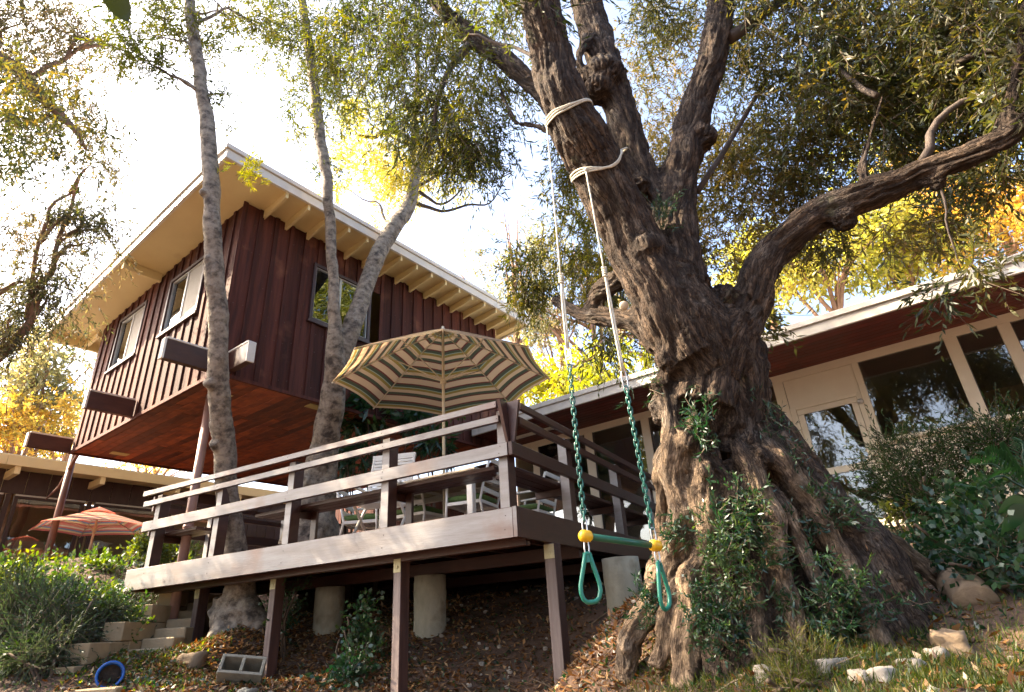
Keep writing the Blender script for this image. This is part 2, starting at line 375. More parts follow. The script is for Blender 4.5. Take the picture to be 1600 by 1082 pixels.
def raw_mesh(name, V, Fq, mats, tint=None, mi=None, smooth=False, parent=None):
    """fast quad mesh from numpy arrays"""
    off = A(0, 0, 0); r = parent
    while r is not None: off = off+np.array(r.location); r = r.parent
    V = np.asarray(V, np.float32)-off.astype(np.float32); Fq = np.asarray(Fq, np.int32); k = Fq.shape[1]
    me = bpy.data.meshes.new(name)
    me.vertices.add(len(V)); me.vertices.foreach_set('co', V.ravel())
    me.loops.add(Fq.size); me.loops.foreach_set('vertex_index', Fq.ravel())
    me.polygons.add(len(Fq)); me.polygons.foreach_set('loop_start', np.arange(0, Fq.size, k, dtype=np.int32))
    me.polygons.foreach_set('loop_total', np.full(len(Fq), k, dtype=np.int32))
    if not isinstance(mats, (list, tuple)): mats = [mats]
    for x in mats: me.materials.append(x)
    if mi is not None: me.polygons.foreach_set('material_index', np.asarray(mi, np.int32))
    me.update(calc_edges=True)
    if smooth: me.polygons.foreach_set('use_smooth', np.ones(len(Fq), bool))
    if tint is not None:
        a = me.attributes.new('tint', 'FLOAT', 'FACE'); a.data.foreach_set('value', np.asarray(tint, np.float32))
    o = bpy.data.objects.new(name, me); COL.objects.link(o); o.parent = parent
    return o

# ------------------------------------------------------------------ terrain
gp = [(-2.3, 4.4, .72), (-1, 4.8, .66), (0, 4.4, .66), (-2, 3.4, .5), (-.8, 3.9, .52), (-3.7, 4.6, .75), (-4.6, 5.3, .95), (-2.6, 5.6, .88), (0, 0, .15), (-3, 0, .15), (3, 0, .35), (0, 2.5, .45), (2, 2.2, .8), (-3, 3, .4), (4, 2, 1.0), (.3, 3.6, .75),
      (1.01, 6.72, 1.60), (-1.14, 7.44, 1.56), (-2.56, 8.22, 1.66), (-4.22, 8.12, 1.14), (-2.96, 7.4, .98), (-1.26, 6.29, .93), (.28, 5.87, .88),
      (-4.62, 8.4, 1.5), (-4.76, 9.91, 1.75), (-3.96, 11.37, 2.40), (-4.5, 8.7, 1.65), (-3.6, 8.9, 1.68),
      (-9, 13, 2.45), (-12, 13, 2.45), (-6.5, 14, 2.45), (-2, 12.5, 2.4), (2, 11.5, 2.35), (4.5, 9.2, 2.38), (6, 8.4, 2.38), (9, 6, 2.3), (-3, 15, 2.45), (0, 14, 2.45), (8, 10, 2.45),
      (0, 8.5, 1.9), (2, 9, 2.0), (-1.5, 9.5, 1.95), (-3, 10.3, 2.05), (.6, 7.6, 1.8),
      (-8, 3, .3), (-12, 8, 1.6), (-14, 3, .6), (9, 0, 1.0), (8, 3.5, 1.7), (-10, -8, -1), (0, -8, -.8), (10, -8, 0), (-16, 16, 2.6), (0, 20, 3.2), (12, 16, 3.5), (-14, 22, 3.5), (14, 8, 3)]
for q in ((1200, 1060, 3.9), (1400, 1040, 4.0), (1500, 1080, 3.3), (1600, 1060, 3.8), (1600, 950, 4.7), (1480, 930, 5.6), (1100, 1045, 4.2), (995, 1005, 4.6),
          (960, 1078, 4.5), (930, 1000, 5.6), (20, 1000, 9), (60, 950, 10), (168, 1058, 7.6), (370, 1055, 7.2), (200, 900, 11), (130, 875, 12.3), (285, 970, 9.4), (1300, 900, 5.6), (500, 1082, 6.6), (200, 1075, 7.4), (365, 988, 8.5), (395, 990, 8.4), (335, 1000, 8.5)):
    p = at(*q); gp.append(tuple(p))
gp = np.array(gp)
def _k(r2): return np.sqrt(r2+.35)
_Q = gp[:, :2]; _n = len(gp)
_Kc = _k(((_Q[:, None]-_Q[None])**2).sum(-1))+np.eye(_n)*-.02
_Pm = np.c_[np.ones(_n), _Q]
_M = np.block([[_Kc, _Pm], [_Pm.T, np.zeros((3, 3))]])
_s = np.linalg.solve(_M, np.r_[gp[:, 2], 0, 0, 0])
def gz(x, y, rough=True):
    x = np.atleast_1d(np.asarray(x, float)); y = np.atleast_1d(np.asarray(y, float))
    xc = np.clip(x, -15, 13); yc = np.clip(y, -8, 20)
    out = np.empty_like(x)
    for i in range(0, len(x), 20000):
        q = np.c_[xc[i:i+20000], yc[i:i+20000]]
        out[i:i+20000] = _k(((q[:, None]-_Q[None])**2).sum(-1)) @ _s[:_n]+_s[_n]+q@_s[_n+1:]
    d = np.maximum(y-20, 0); out = out+np.minimum(d*.25, 14)
    d2 = np.maximum(-8-y, 0); out = out-np.minimum(d2*.08, 5)
    if rough: out = out+.05*fbm(np.c_[x*1.3, y*1.3, x*0], 4, 3)*np.clip(1.2, 0, 1)+.018*fbm(np.c_[x*9, y*9, x*0+3], 2, 9)
    return out
def gz1(x, y): return float(gz(x, y)[0])
def onground(px, py, lift=0.):
    d = ray(px, py); d = d/math.hypot(d[0], d[1]); D = np.arange(2.5, 16, .02); P = CAM+d*D[:, None]
    h = P[:, 2]-gz(P[:, 0], P[:, 1]); k = np.argmax(h < 0); return P[k]+A(0, 0, lift)
def axisgrid(lo, hi, step, far):
    c = np.arange(lo, hi, step); e = [hi]; s = step
    while e[-1] < far: s *= 1.35; e.append(e[-1]+s)
    e2 = [lo]; s = step
    while e2[-1] > -far: s *= 1.35; e2.append(e2[-1]-s)
    return np.r_[np.array(e2[1:][::-1]), c, np.array(e)]
gx = axisgrid(-10, 8, .07, 600); gy = axisgrid(1.5, 13, .07, 600)
X, Y = np.meshgrid(gx, gy, indexing='ij'); Z = gz(X.ravel(), Y.ravel())
nx, ny = len(gx), len(gy)
I = np.arange(nx*ny).reshape(nx, ny)
Fq = np.stack([I[:-1, :-1], I[1:, :-1], I[1:, 1:], I[:-1, 1:]], -1).reshape(-1, 4)
MT['ground'] = M('hillside_soil', (.13, .075, .045), (.050, .028, .018), (3, 3, 3), detail=10, rough=.95, bump=.03, bscale=(14, 14, 14), c3=(.085, .05, .032), nrough=.7, blotch=(1.7, (.05, .055, .02), .63))
tag(raw_mesh('ground', np.c_[X.ravel(), Y.ravel(), Z], Fq, MT['ground'], smooth=True), 'bare brown hillside soil falling away under the deck', None, None, 'structure')

# ------------------------------------------------------------------ foliage
def norm(v): return v/(np.linalg.norm(v, axis=-1, keepdims=True)+1e-9)
def leaves(name, blobs, mat, L=.07, Wd=.014, per=10, twig=.25, droop=.5, spread=.8, clump=.28, seed=1, parent=None, tintpow=1., fold=.0, shell=0.3, twigs=True, surf=None):
    """blobs: (centre, radii, number of twigs[, tint bias]).  one mesh of leaves + twigs"""
    r = np.random.default_rng(seed); Vs = []; T = []; TW = []
    for bl in blobs:
        c, rad, n = bl[:3]; bias = bl[3] if len(bl) > 3 else 0.
        rad = np.array(rad if hasattr(rad, '__len__') else (rad,)*3, float); n = int(n)
        kc = max(3, n//14)
        cc = norm(r.normal(size=(kc, 3)))*(r.random((kc, 1))**(shell))
        wgt = r.random(kc)**1.5+.1; wgt /= wgt.sum()
        ci = r.choice(kc, n, p=wgt)
        p = (cc[ci]+r.normal(size=(n, 3))*clump)*rad+np.asarray(c)
        ctint = r.random(kc)
        d = norm(r.normal(size=(n, 3))+A(0, 0, -droop*1.6)+.5*cc[ci])
        ln = twig*(.6+.8*r.random(n))
        t = (np.arange(per)+.5)/per
        curve = A(0, 0, -1)*droop*.5
        pos = p[:, None]+d[:, None]*(ln[:, None, None]*t[None, :, None])+curve*(ln[:, None, None]*(t**2)[None, :, None])
        ld = norm(d[:, None]+spread*1.3*norm(r.normal(size=(n, per, 3)))+A(0, 0, -droop*.6))
        side = norm(np.cross(ld, r.normal(size=(n, per, 3))))
        l = L*(.65+.7*r.random((n, per, 1))); w_ = Wd*(.7+.6*r.random((n, per, 1)))
        nrm = np.cross(ld, side)
        q = np.stack([pos, pos+ld*l*.45+side*w_*.5+nrm*fold*l, pos+ld*l, pos+ld*l*.45-side*w_*.5+nrm*fold*l], 2)
        Vs.append(q.reshape(-1, 3))
        tt = .55*ctint[ci][:, None]+.45*r.random((n, per))+bias
        T.append(np.clip(tt, 0, 1).ravel()**tintpow)
        if twigs:
            s2 = norm(np.cross(d, r.normal(size=(n, 3))))*.0022*(1+L*8)
            e = p+d*ln[:, None]+curve*ln[:, None]
            TW.append(np.stack([p-s2, p+s2, e+s2*.4, e-s2*.4], 1).reshape(-1, 3))
    V = np.concatenate(Vs); T = np.concatenate(T); nl = len(T); mi = np.zeros(nl, np.int32)
    if twigs:
        tv = np.concatenate(TW); V = np.concatenate([V, tv]); k = len(tv)//4; T = np.r_[T, np.zeros(k)]; mi = np.r_[mi, np.ones(k, np.int32)]
    F = np.arange(len(V)).reshape(-1, 4)
    return raw_mesh(name, V, F, [mat, MT['twig']], T, mi, parent=parent)

def wob(pts, amp, seed, sub=4):
    """smooth, slightly crooked path through pts"""
    pts = np.array(pts, float); n = len(pts); out = []
    P = np.vstack([2*pts[0]-pts[1], pts, 2*pts[-1]-pts[-2]])
    for i in range(n-1):
        for k in range(sub):
            t = k/sub; a, b, c, d = P[i:i+4]
            out.append(.5*((2*b)+(-a+c)*t+(2*a-5*b+4*c-d)*t*t+(-a+3*b-3*c+d)*t**3))
    out.append(pts[-1]); out = np.array(out)
    r = np.random.default_rng(seed); 
    nz = np.stack([vnoise(np.c_[np.arange(len(out))*.45, np.full(len(out), seed*7.3+k*3.1), np.zeros(len(out))], seed) for k in range(3)], 1)
    nz[0] = 0
    return out+nz*amp
def lerp_r(r, n): return list(np.interp(np.linspace(0, 1, n), np.linspace(0, 1, len(r)), r))
def px_limb(lst):
    """list of (x, y, D, width_px) -> points, radii with real size"""
    P = [at(x, y, D) for x, y, D, w in lst]
    return P, [w/2*zdep(p)/FPX for p, (_, _, _, w) in zip(P, lst)]
def bark_tube(mb, pts, rad, n=12, bump=.06, seed=0):
    """tube with knobbly radius"""
    pts = np.asarray(pts); k = len(pts); a0 = len(mb.v); mb.tube(pts, rad, n)
    V = np.array(mb.v[a0:a0+k*n]); cen = np.repeat(pts, n, 0); rr = np.repeat(np.array(rad), n)[:, None]
    dv = V-cen; nz = fbm(V*A(3, 3, 2.2)/np.clip(rr*6, .15, 9), 3, seed)[:, None]
    V = cen+dv*(1+bump*nz); mb.v[a0:a0+k*n] = [tuple(v) for v in V]
def branches(mb, start, targets, r0, seed, amp=.12, n=6, fork=3):
    """thin limbs from start to each target with side twigs"""
    r = np.random.default_rng(seed)
    for i, t in enumerate(targets):
        s = np.asarray(start[i] if isinstance(start, list) else start, float); t = np.asarray(t, float); d = np.linalg.norm(t-s)
        mid = (s+t)/2+r.normal(size=3)*.08*d+A(0, 0, .06*d)
        P = wob([s, mid, t], amp*min(d, 2)*.5, seed+i, 5); R = lerp_r([r0, r0*.6, r0*.18], len(P)); bark_tube(mb, P, R, n, .08, seed+i)
        for k in range(fork):
            j = r.integers(len(P)//3, len(P)-1); e = P[j]+norm(r.normal(size=3)+A(0, 0, .1))*d*(.2+.25*r.random())
            Q = wob([P[j], (P[j]+e)/2+r.normal(size=3)*.05*d, e], .05, seed+i*9+k, 3); mb.tube(Q, lerp_r([R[j]*.6, R[j]*.12], len(Q)), 5)

print('base ready')

# ================================================================== CANTILEVERED HOUSE
def zroof(a): return 8.0-.069*(a+.7)          # underside of the roof deck
Z0 = 4.97
hs = thing('cantilevered_house', HS(0, 0, Z0), 'dark brown board clad upper house on pipe columns under a flat cream eaved roof', 'house')
LA, LB = 5.3, 6.25
def split_board(lo, hi, z0, z1, wins):
    segs = [(z0, z1)]
    for (w0, w1, v0, v1) in wins:
        if hi > w0+.02 and lo < w1-.02:
            out = []
            for s0, s1 in segs:
                if v0 > s0: out.append((s0, min(s1, v0)))
                if v1 < s1: out.append((max(s0, v1), s1))
            segs = [q for q in out if q[1]-q[0] > .03]
    return segs
winsR = [(1.30, 2.56, 6.30, 7.42)]
winsL = [(.98, 2.26, 6.31, 7.42), (3.18, 4.36, 6.29, 7.40)]
F_R = lambda b, o, z: HS(-o, b, z)            # right face: o outwards
F_L = lambda a, o, z: HS(a, -o, z)            # left face
p = .285
for face, ln, wins, F in (('R', LB, winsR, F_R), ('L', LA, winsL, F_L)):
    k = 0; x = -.03 if face == 'R' else -.02
    while x < ln:
        e = min(x+p, ln+.02); top = (zroof(0)-.01) if face == 'R' else zroof((x+e)/2)-.02
        cuts = sorted({x+.004, e-.004, *[c for w_ in wins for c in (w_[0]+.01, w_[1]-.01) if x+.03 < c < e-.03]})
        for c0, c1 in zip(cuts[:-1], cuts[1:]):
            for s0, s1 in split_board(c0-.004 if c0 > x+.01 else c0, c1, Z0-.03, top, wins):      # wide board
                bx('wall_board', hs, MT['siding'], F, c0, c1, 0, .022, s0, s1, .003)
        b0 = x-.035                                              # narrow batten over the joint
        jut = random.uniform(-.008, .008)
        for s0, s1 in split_board(b0, b0+.075, Z0-.04, top, wins):
            bx('batten', hs, MT['siding'], F, b0, b0+.075, .024, .048, s0, s1, .003)
        x += p
nl = MB()
for k in range(int(LB/p)):
    for z in (5.12, 5.75, 6.1, 6.55, 7.1, 7.6):
        for dx in (.07, .21):
            nx_ = k*p-.03+dx+random.uniform(-.012, .012); nz_ = z+random.uniform(-.03, .03)
            if random.random() < .75 and not (1.2 < nx_ < 2.6 and nz_ > 6.2): nl.lathe(F_R(nx_, .0222, nz_), [(.0045, 0), (.004, .002), (0, .003)], 5, -G1)
tag(nl.build('nail_head', MT['cinder'], hs), kind='stuff')
# core walls behind the boards
core = MB()
def zr2(a): return zroof(a)-.012
for (a0, a1, b0, b1) in ((.005, .1, LB-.1, LB), (LA-.1, LA, .1, LB-.1)):
    pass
core.box(HS, LA-.08, LA, .02, LB, Z0+.02, 7.5)
core.box(HS, -.01, LA-.08, LB-.08, LB, Z0+.02, 7.5)
core.box(HS, .06, LA-.1, .06, LB-.1, Z0+.03, Z0+.06)
core.build('inner_wall', MT['dark'], hs)
# rim board and underside planks
rim = MB()
rim.box(HS, -.05, LA+.02, -.055, -.012, Z0-.06, Z0-.005); rim.box(HS, -.052, -.012, -.01, LB, Z0-.06, Z0-.008)
rim.box(HS, LA-.03, LA+.02, -.01, LB, Z0-.06, Z0-.008); rim.build('rim_board', MT['siding'], hs)
b = -.005; k = 0
while b < LB-.02:
    e = min(b+.135, LB); cuts = sorted({-.005, LA-.04, random.uniform(1, 2.6), random.uniform(3, 4.6)})
    for c0, c1 in zip(cuts[:-1], cuts[1:]):
        bx('underside_plank', hs, MT['soffitwood'], HS, c0+.003, c1-.003, b+.003, e-.003, Z0-.03, Z0-.008+random.uniform(-.003, .003), .004)
    b += .135
for px, py in ((345, 617), (493, 636), (187, 709)):
    q = onz(px, py, Z0-.03)-C0; a = q@G1; b = q@G2
    bx('vent_grille', hs, MT['vent'], HS, a-.09, a+.09, b-.15, b+.15, Z0-.042, Z0-.028, .003)
# roof
rf = MB()
a0, a1, b0, b1 = -.72, 6.25, -.75, 6.78
def slab(mb, a0, a1, b0, b1, zo0, zo1, fa=zroof):
    vs = [HS(a, b, fa(a)+z) for a in (a0, a1) for b in (b0, b1) for z in (zo0, zo1)]
    mb.add(vs, [(0, 1, 3, 2), (4, 6, 7, 5), (0, 4, 5, 1), (2, 3, 7, 6), (0, 2, 6, 4), (1, 5, 7, 3)])
slab(rf, a0+.05, a1-.05, b0+.05, b1-.05, 0, .03); rf.build('soffit', MT['cream'], hs)
rg = MB(); slab(rg, a0+.05, a1-.05, b0+.05, b1-.05, .15, .19); rg.build('roof', MT['roofing'], hs)
for (x0, x1, y0, y1) in ((a0, a0+.045, b0, b1), (a1-.045, a1, b0, b1), (a0+.048, a1-.048, b0, b0+.045), (a0+.048, a1-.048, b1-.045, b1)):
    f = MB(); slab(f, x0, x1, y0, y1, -.03, .12); fo = f.build('fascia', MT['white'], hs)
    f = MB(); dx = .03
    xx0, xx1 = (x0-dx, x1) if x0 == a0 else (x0, x1+dx) if x1 == a1 else (x0, x1)
    yy0, yy1 = (y0-dx, y1) if y0 == b0 and x1-x0 > 1 else (y0, y1+dx) if y1 == b1 and x1-x0 > 1 else (y0-dx, y1+dx)
    slab(f, xx0, xx1, yy0, yy1, .132, .205); f.build('gutter_edge', MT['white'], hs)
for k in range(16):
    b = .30+k*.405
    vs = [HS(a, b+s, z) for a, zz in ((-.672, -.125), (-.02, -.155)) for s in (-.022, .022) for z in (zroof(a)+zz, zroof(a)-.004)]
    mm = MB(); mm.add(vs, [(0, 1, 3, 2), (4, 6, 7, 5), (0, 4, 5, 1), (2, 3, 7, 6), (0, 2, 6, 4), (1, 5, 7, 3)]); mm.build('rafter', MT['cream'], hs)
for a in (2.75, 6.12):
    mm = MB(); mm.box(HS, a-.04, a+.04, -.70, (-.055 if a < 5 else LB), zroof(a)-.17, zroof(a)-.004, .004); mm.build('outrigger', MT['cream'], hs)
mm = MB(); mm.box(HS, 5.36, 6.07, -.09, -.02, zroof(5.8)-.16, zroof(6.0)-.03, .004); mm.build('outrigger', MT['cream'], hs)
q = onz(153, 455, 7.6)-C0
# windows
def window(face, x0, x1, v0, v1, split, kind):
    F = F_R if face == 'R' else F_L
    fm = MB(); t = .055
    for (p0, p1, r0, r1) in ((x0, x1, v0, v0+t), (x0, x1, v1-t, v1), (x0, x0+t, v0+t, v1-t), (x1-t, x1, v0+t, v1-t)):
        fm.box(F, p0, p1, -.06, .062, r0, r1, .004)
    fm.box(F, x0-.03, x1+.03, .0, .085, v0-.045, v0-.001, .004)
    wf = fm.build('window_frame', MT['frame_dark'], hs)
    x0 += t; x1 -= t; v0 += t; v1 -= t; s = x0+(x1-x0)*split
    af = MB(); u = .022
    for (p0, p1) in ((x0, s), (s, x1)):
        for (c0, c1, r0, r1) in ((p0+.002, p1-.002, v0, v0+u), (p0+.002, p1-.002, v1-u, v1), (p0+.002, p0+u, v0+u, v1-u), (p1-u, p1-.002, v0+u, v1-u)):
            af.box(F, c0, c1, -.02, .03, r0, r1, .002)
    af.build('sash', MT['alu'], wf)
    bx('pane', wf, MT['glass'], F, x0+u, s-u, -.002, .004, v0+u, v1-u, 0)
    if kind == 'screen': bx('insect_screen', wf, MT['screen'], F, s+u, x1-u, .012, .016, v0+u, v1-u, 0) if False else bx('insect_screen', wf, MT['screen'], F, x0+u, s-u, .012, .016, v0+u, v1-u, 0)
    bx('pane', wf, MT['glass'], F, s+u, x1-u, -.002, .004, v0+u, v1-u, 0)
    h = (v1-v0)*(.20 if kind == 'blind' else .16)
    bl = MB()
    for i in range(5):
        zz = v1-u-.012-i*h/5; bl.box(F, x0+u, x1-u, -.10, -.085, zz-h/5+.008, zz, .002)
    bl.build('blind', MT['blind'], wf)
    rb = MB(); rb.box(F, x0-.25, x1+.25, -.95, -.93, v0-.4, v1+.3); rb.build('room_wall', MT['interior'], wf)
window('R', 1.30, 2.56, 6.30, 7.42, .46, 'blind')
window('L', .98, 2.26, 6.31, 7.42, .52, 'screen')
window('L', 3.18, 4.36, 6.29, 7.40, .50, 'screen')
# projecting beams with white metal caps
def beam(F, x, w_, l, z0, z1):
    g = bx('floor_beam', hs, MT['deckstain'], F, x-w_/2, x+w_/2, .05, l, z0, z1, .005)
    c = MB(); c.box(F, x-w_/2-.006, x+w_/2+.006, l+.001, l+.03, z0-.004, z1+.01, .003)
    c.box(F, x-w_/2-.008, x+w_/2+.008, .06, l+.0005, z1+.001, z1+.028, .003); c.build('metal_cap', MT['white'], g)
beam(F_L, .10, .10, .72, 4.98, 5.27); beam(F_L, 2.66, .10, .72, 4.96, 5.24); beam(F_L, 5.32, .10, .72, 4.93, 5.18)
beam(F_R, .12, .10, .58, 4.98, 5.27)
# columns
for (a, b, r, mt, ztop, base) in ((.8226, .327, .062, 'pipe', Z0-.03, 1.66), (5.785, .163, .06, 'pipe2', Z0+.25, None)):
    q = HS(a, b, 0); zb = base or gz1(q[0], q[1])-.1
    mm = MB(); mm.tube([HS(a, b, zb), HS(a, b, (zb+ztop)/2), HS(a, b, ztop)], r, 16)
    if base: mm.lathe(HS(a, b, 3.0), [(r+.001, -.02), (r+.008, -.01), (r+.008, .01), (r+.001, .02)], 16); 
    mm.build('steel_column', MT[mt], hs, True)
    if base:
        ff = MB(); ff.lathe(HS(a, b, 1.2), [(.22, 0), (.20, .38), (.12, .46), (.0, .46)], 10); ff.build('column_footing', MT['concrete'], hs)
mm = MB(); mm.tube([HS(5.35, .1, 4.93), HS(6.3, .2, 4.5), HS(6.9, .2, 4.36)], [.035, .03, .015], 8); mm.build('brace', MT['pipe2'], hs)

MT['cream_dull'] = M('dull_cream_paint', (.75, .68, .52), (.69, .61, .46), (2, 2, 2), rough=.6, bump=.0015, bscale=(25, 25, 25))
# ================================================================== LOW HOUSE (right)
lh = thing('low_house', WL(0, 0, 2.45), 'single storey house with cream framed glass wall and dark red eave behind the big tree', 'house')
ZS = 5.09
F_W = lambda a, o, z: WL(a, -o, z)
RA0, RA1 = -6.0, 5.85
b = -1.30; k = 0
while b < -.01:
    c = RA0
    while c < RA1:
        e = min(c+random.uniform(2.4, 3.6), RA1)
        bx('soffit_plank', lh, MT['darkred'], WL, c+.002, e-.002, b+.003, min(b+.13, 0)-.003, ZS, ZS+.02+random.uniform(0, .004), .004); c = e
    b += .13
mm = MB(); mm.box(WL, RA0, RA1, -1.32, 4, ZS+.03, ZS+.2); mm.build('roof', MT['roofing'], lh)
c = RA0
while c < RA1:
    e = min(c+3.9, RA1)
    bx('fascia', lh, MT['white'], WL, c+.002, e-.002, -1.365, -1.322, ZS-.01, ZS+.14, .004)
    bx('gutter_edge', lh, MT['white'], WL, c+.002, e-.002, -1.395, -1.322, ZS+.145, ZS+.235, .006); c = e
bx('header', lh, MT['cream_dull'], WL, RA0, RA1, -.03, .06, 4.955, ZS-.002, .004)
for a0, a1 in ((3.8, 3.98), (2.55, 2.71), (.06, .22), (-1.09, -1.0), (-2.40, -2.24), (-3.03, -2.88), (-4.4, -4.25), (5.15, 5.3), (-5.9, -5.7)):
    z0 = 2.45
    bx('mullion', lh, MT['cream_dull'], WL, a0, a1, -.035, .07, z0, 4.953, .004)
    if a1-a0 > .13: bx('glazing_bead', lh, MT['frame_dark'], WL, a0-.012, a0-.001, -.012, .02, z0, 4.95, 0)
# glass bays
bays = [(3.98, 5.15), (2.71, 3.8), (.22, 2.55), (-2.24, -1.09), (-2.88, -2.40), (-4.25, -3.03), (-5.7, -4.4)]
for a0, a1 in bays:
    low = a1 < 0
    zsill = 3.70 if low else 2.62
    if low:
        bx('sill', lh, MT['cream_dull'], WL, a0+.002, a1-.002, -.06, .07, zsill-.06, zsill-.002, .004)
        bx('spandrel_panel', lh, MT['cream_dull'], WL, a0+.002, a1-.002, 0, .05, 2.45, zsill-.062, .003)
    else:
        bx('sill', lh, MT['cream_dull'], WL, a0+.002, a1-.002, -.02, .06, 2.5, zsill-.002, .004)
    bx('pane', lh, MT['glass_dim'], WL, a0+.003, a1-.003, .0, .008, zsill, 4.953, 0)
bx('wall_panel', lh, MT['cream_dull'], WL, -.998, .058, -.012, .05, 4.485, 4.953, .003)
# door
dr = bx('door', lh, MT['cream_dull'], WL, -.90, -.06, -.015, .03, 2.47, 2.60, .004)
mm = MB()
for a0, a1, z0, z1 in ((-.98, -.06+.03, 4.43, 4.48), (-.03, .058, 2.47, 4.482), (-.998, -.925, 2.47, 4.482)):
    mm.box(WL, a0, a1, -.03, .05, z0, z1, .004)
mm.build('door_frame', MT['cream_dull'], dr)
mm = MB()
for a0, a1, z0, z1 in ((-.92, -.035, 4.34, 4.425), (-.125, -.035, 2.605, 4.335), (-.92, -.83, 2.605, 4.335), (-.825, -.13, 3.33, 3.43)):
    mm.box(WL, a0, a1, -.02, .025, z0, z1, .004)
mm.build('door_stile', MT['cream_dull'], dr)
bx('door_pane', dr, MT['glass_dim'], WL, -.828, -.127, 0, .007, 3.432, 4.336, 0)
bx('door_pane', dr, MT['glass_dim'], WL, -.828, -.127, 0, .007, 2.606, 3.328, 0)
mm = MB(); mm.lathe(WL(-.87, -.021, 2.78), [(.0, .07), (.028, .06), (.03, .04), (.012, .03), (.012, 0), (.03, 0), (.03, -.003)], 12, -G2); mm.build('handle', MT['zinc'], dr, True)
mm = MB(); mm.lathe(WL(-.96, -.03, 4.33), [(.0, .05), (.03, .045), (.045, .02), (.045, 0)], 14, -G2); mm.build('door_bell', MT['alu'], lh, True)
# room behind the glass
rm = MB()
rm.box(WL, RA0, RA1, 3.6, 3.7, 2.45, ZS); rm.box(WL, RA0, RA1, .08, 3.6, 2.40, 2.46); rm.box(WL, RA0, RA1, .08, 3.6, 4.98, 5.04)
rm.box(WL, -1.1, -1.04, .12, 3.6, 2.46, 4.98); rm.box(WL, RA1-.05, RA1, .08, 3.6, 2.46, 4.98); rm.box(WL, RA0, RA0+.05, .08, 3.6, 2.46, 4.98)
rm.build('room_wall', MT['interior'], lh)
bx('hall_partition', lh, MT['interior'], WL, -.62, -.54, 1.6, 3.6, 2.46, 4.98, 0)
mm = MB(); mm.box(WL, -.45, -.05, 3.54, 3.59, 3.95, 4.3); pf = mm.build('picture_frame', MT['cream_dull'], lh)
for i in range(3): bx('picture_pane', pf, MT['dark'], WL, -.43+i*.13, -.32+i*.13, 3.52, 3.54, 3.98, 4.27, 0)
mm = MB(); mm.box(F_W, .75, 1.15, .75, .87, ZS-.035, ZS-.003, .01); mm.build('eave_light', MT['alu'], lh)
mm = MB(); mm.box(F_W, 4.2, 5.3, .55, .65, ZS-.05, ZS-.003, .01); mm.build('eave_light', MT['white'], lh)
# dark wood wall carrying on to the left under the upper house
x = 5.88
while x < 13.6:
    bx('wall_board', lh, MT['siding'], WL, x, x+.27, .02, .05, 2.4, 4.9, .004); x += .277

# ================================================================== LOWER WING (left, behind)
F_G = lambda b, o, z: HS(8.1-o, b, z)         # face looks along -G1
lw = thing('lower_wing', F_G(0, 0, 2.45), 'low dark glazed wing with cream roof edge behind the left parasol', 'house')
B0, B1 = -4.0, 6.5
mm = MB(); mm.box(F_G, B0, B1, -3, .68, 5.14, 5.22); mm.build('soffit', MT['cream'], lw)
for c in np.arange(B0, B1, 3.5):
    bx('fascia', lw, MT['cream'], F_G, c+.002, min(c+3.5, B1)-.002, .68, .725, 5.06, 5.27, .004)
mm = MB(); mm.box(F_G, B0, B1, -3, .66, 5.225, 5.30); mm.build('roof', MT['roofing'], lw)
for b in (-3.4, -1.85, -.28, 1.28, 2.92, 4.5):
    bx('outrigger', lw, MT['cream'], F_G, b-.05, b+.05, .02, .70, 4.90, 5.058, .004)
x = B0
while x < B1:
    bx('wall_board', lw, MT['frame_dark'], F_G, x, x+.40, -.02, .012, 4.64, 5.13, .004); x += .41
for b0, b1 in ((-3.2, -1.7), (-1.6, -.25), (-.05, 1.25), (1.45, 2.85), (3.2, 4.6)):
    fm = MB()
    for (p0, p1, r0, r1) in ((b0, b1, 2.5, 2.58), (b0, b1, 4.55, 4.62), (b0, b0+.07, 2.58, 4.55), (b1-.07, b1, 2.58, 4.55)): fm.box(F_G, p0, p1, -.04, .04, r0, r1, .004)
    wf = fm.build('window_frame', MT['frame_dark'], lw)
    bx('pane', wf, MT['glass_dim'], F_G, b0+.07, b1-.07, -.004, .004, 2.58, 4.55, 0)
    bx('head_trim', wf, MT['alu'], F_G, b0, b1, .042, .055, 4.595, 4.63, .002)
for b in (-1.65, -.15, 1.35, 3.02):
    bx('wall_post', lw, MT['frame_dark'], F_G, b-.045 if b != 3.02 else b-.14, b+.04 if b != 3.02 else b+.14, -.05, .03, 2.45, 4.63, .004)
x = 4.65
while x < 6.7:
    bx('wall_board', lw, MT['frame_dark'], F_G, x, x+.27, -.02, .012, 2.4, 4.638, .004); x += .277
mm = MB(); mm.box(F_G, B0, B1, -3, -2.9, 2.4, 5.1); mm.box(F_G, B0, B1, -2.9, -.1, 2.35, 2.45); mm.build('room_wall', MT['interior'], lw)
bx('low_cabinet', lw, MT['tabletop'], F_G, -1.2, .9, -.9, -.5, 2.46, 3.3, .01)

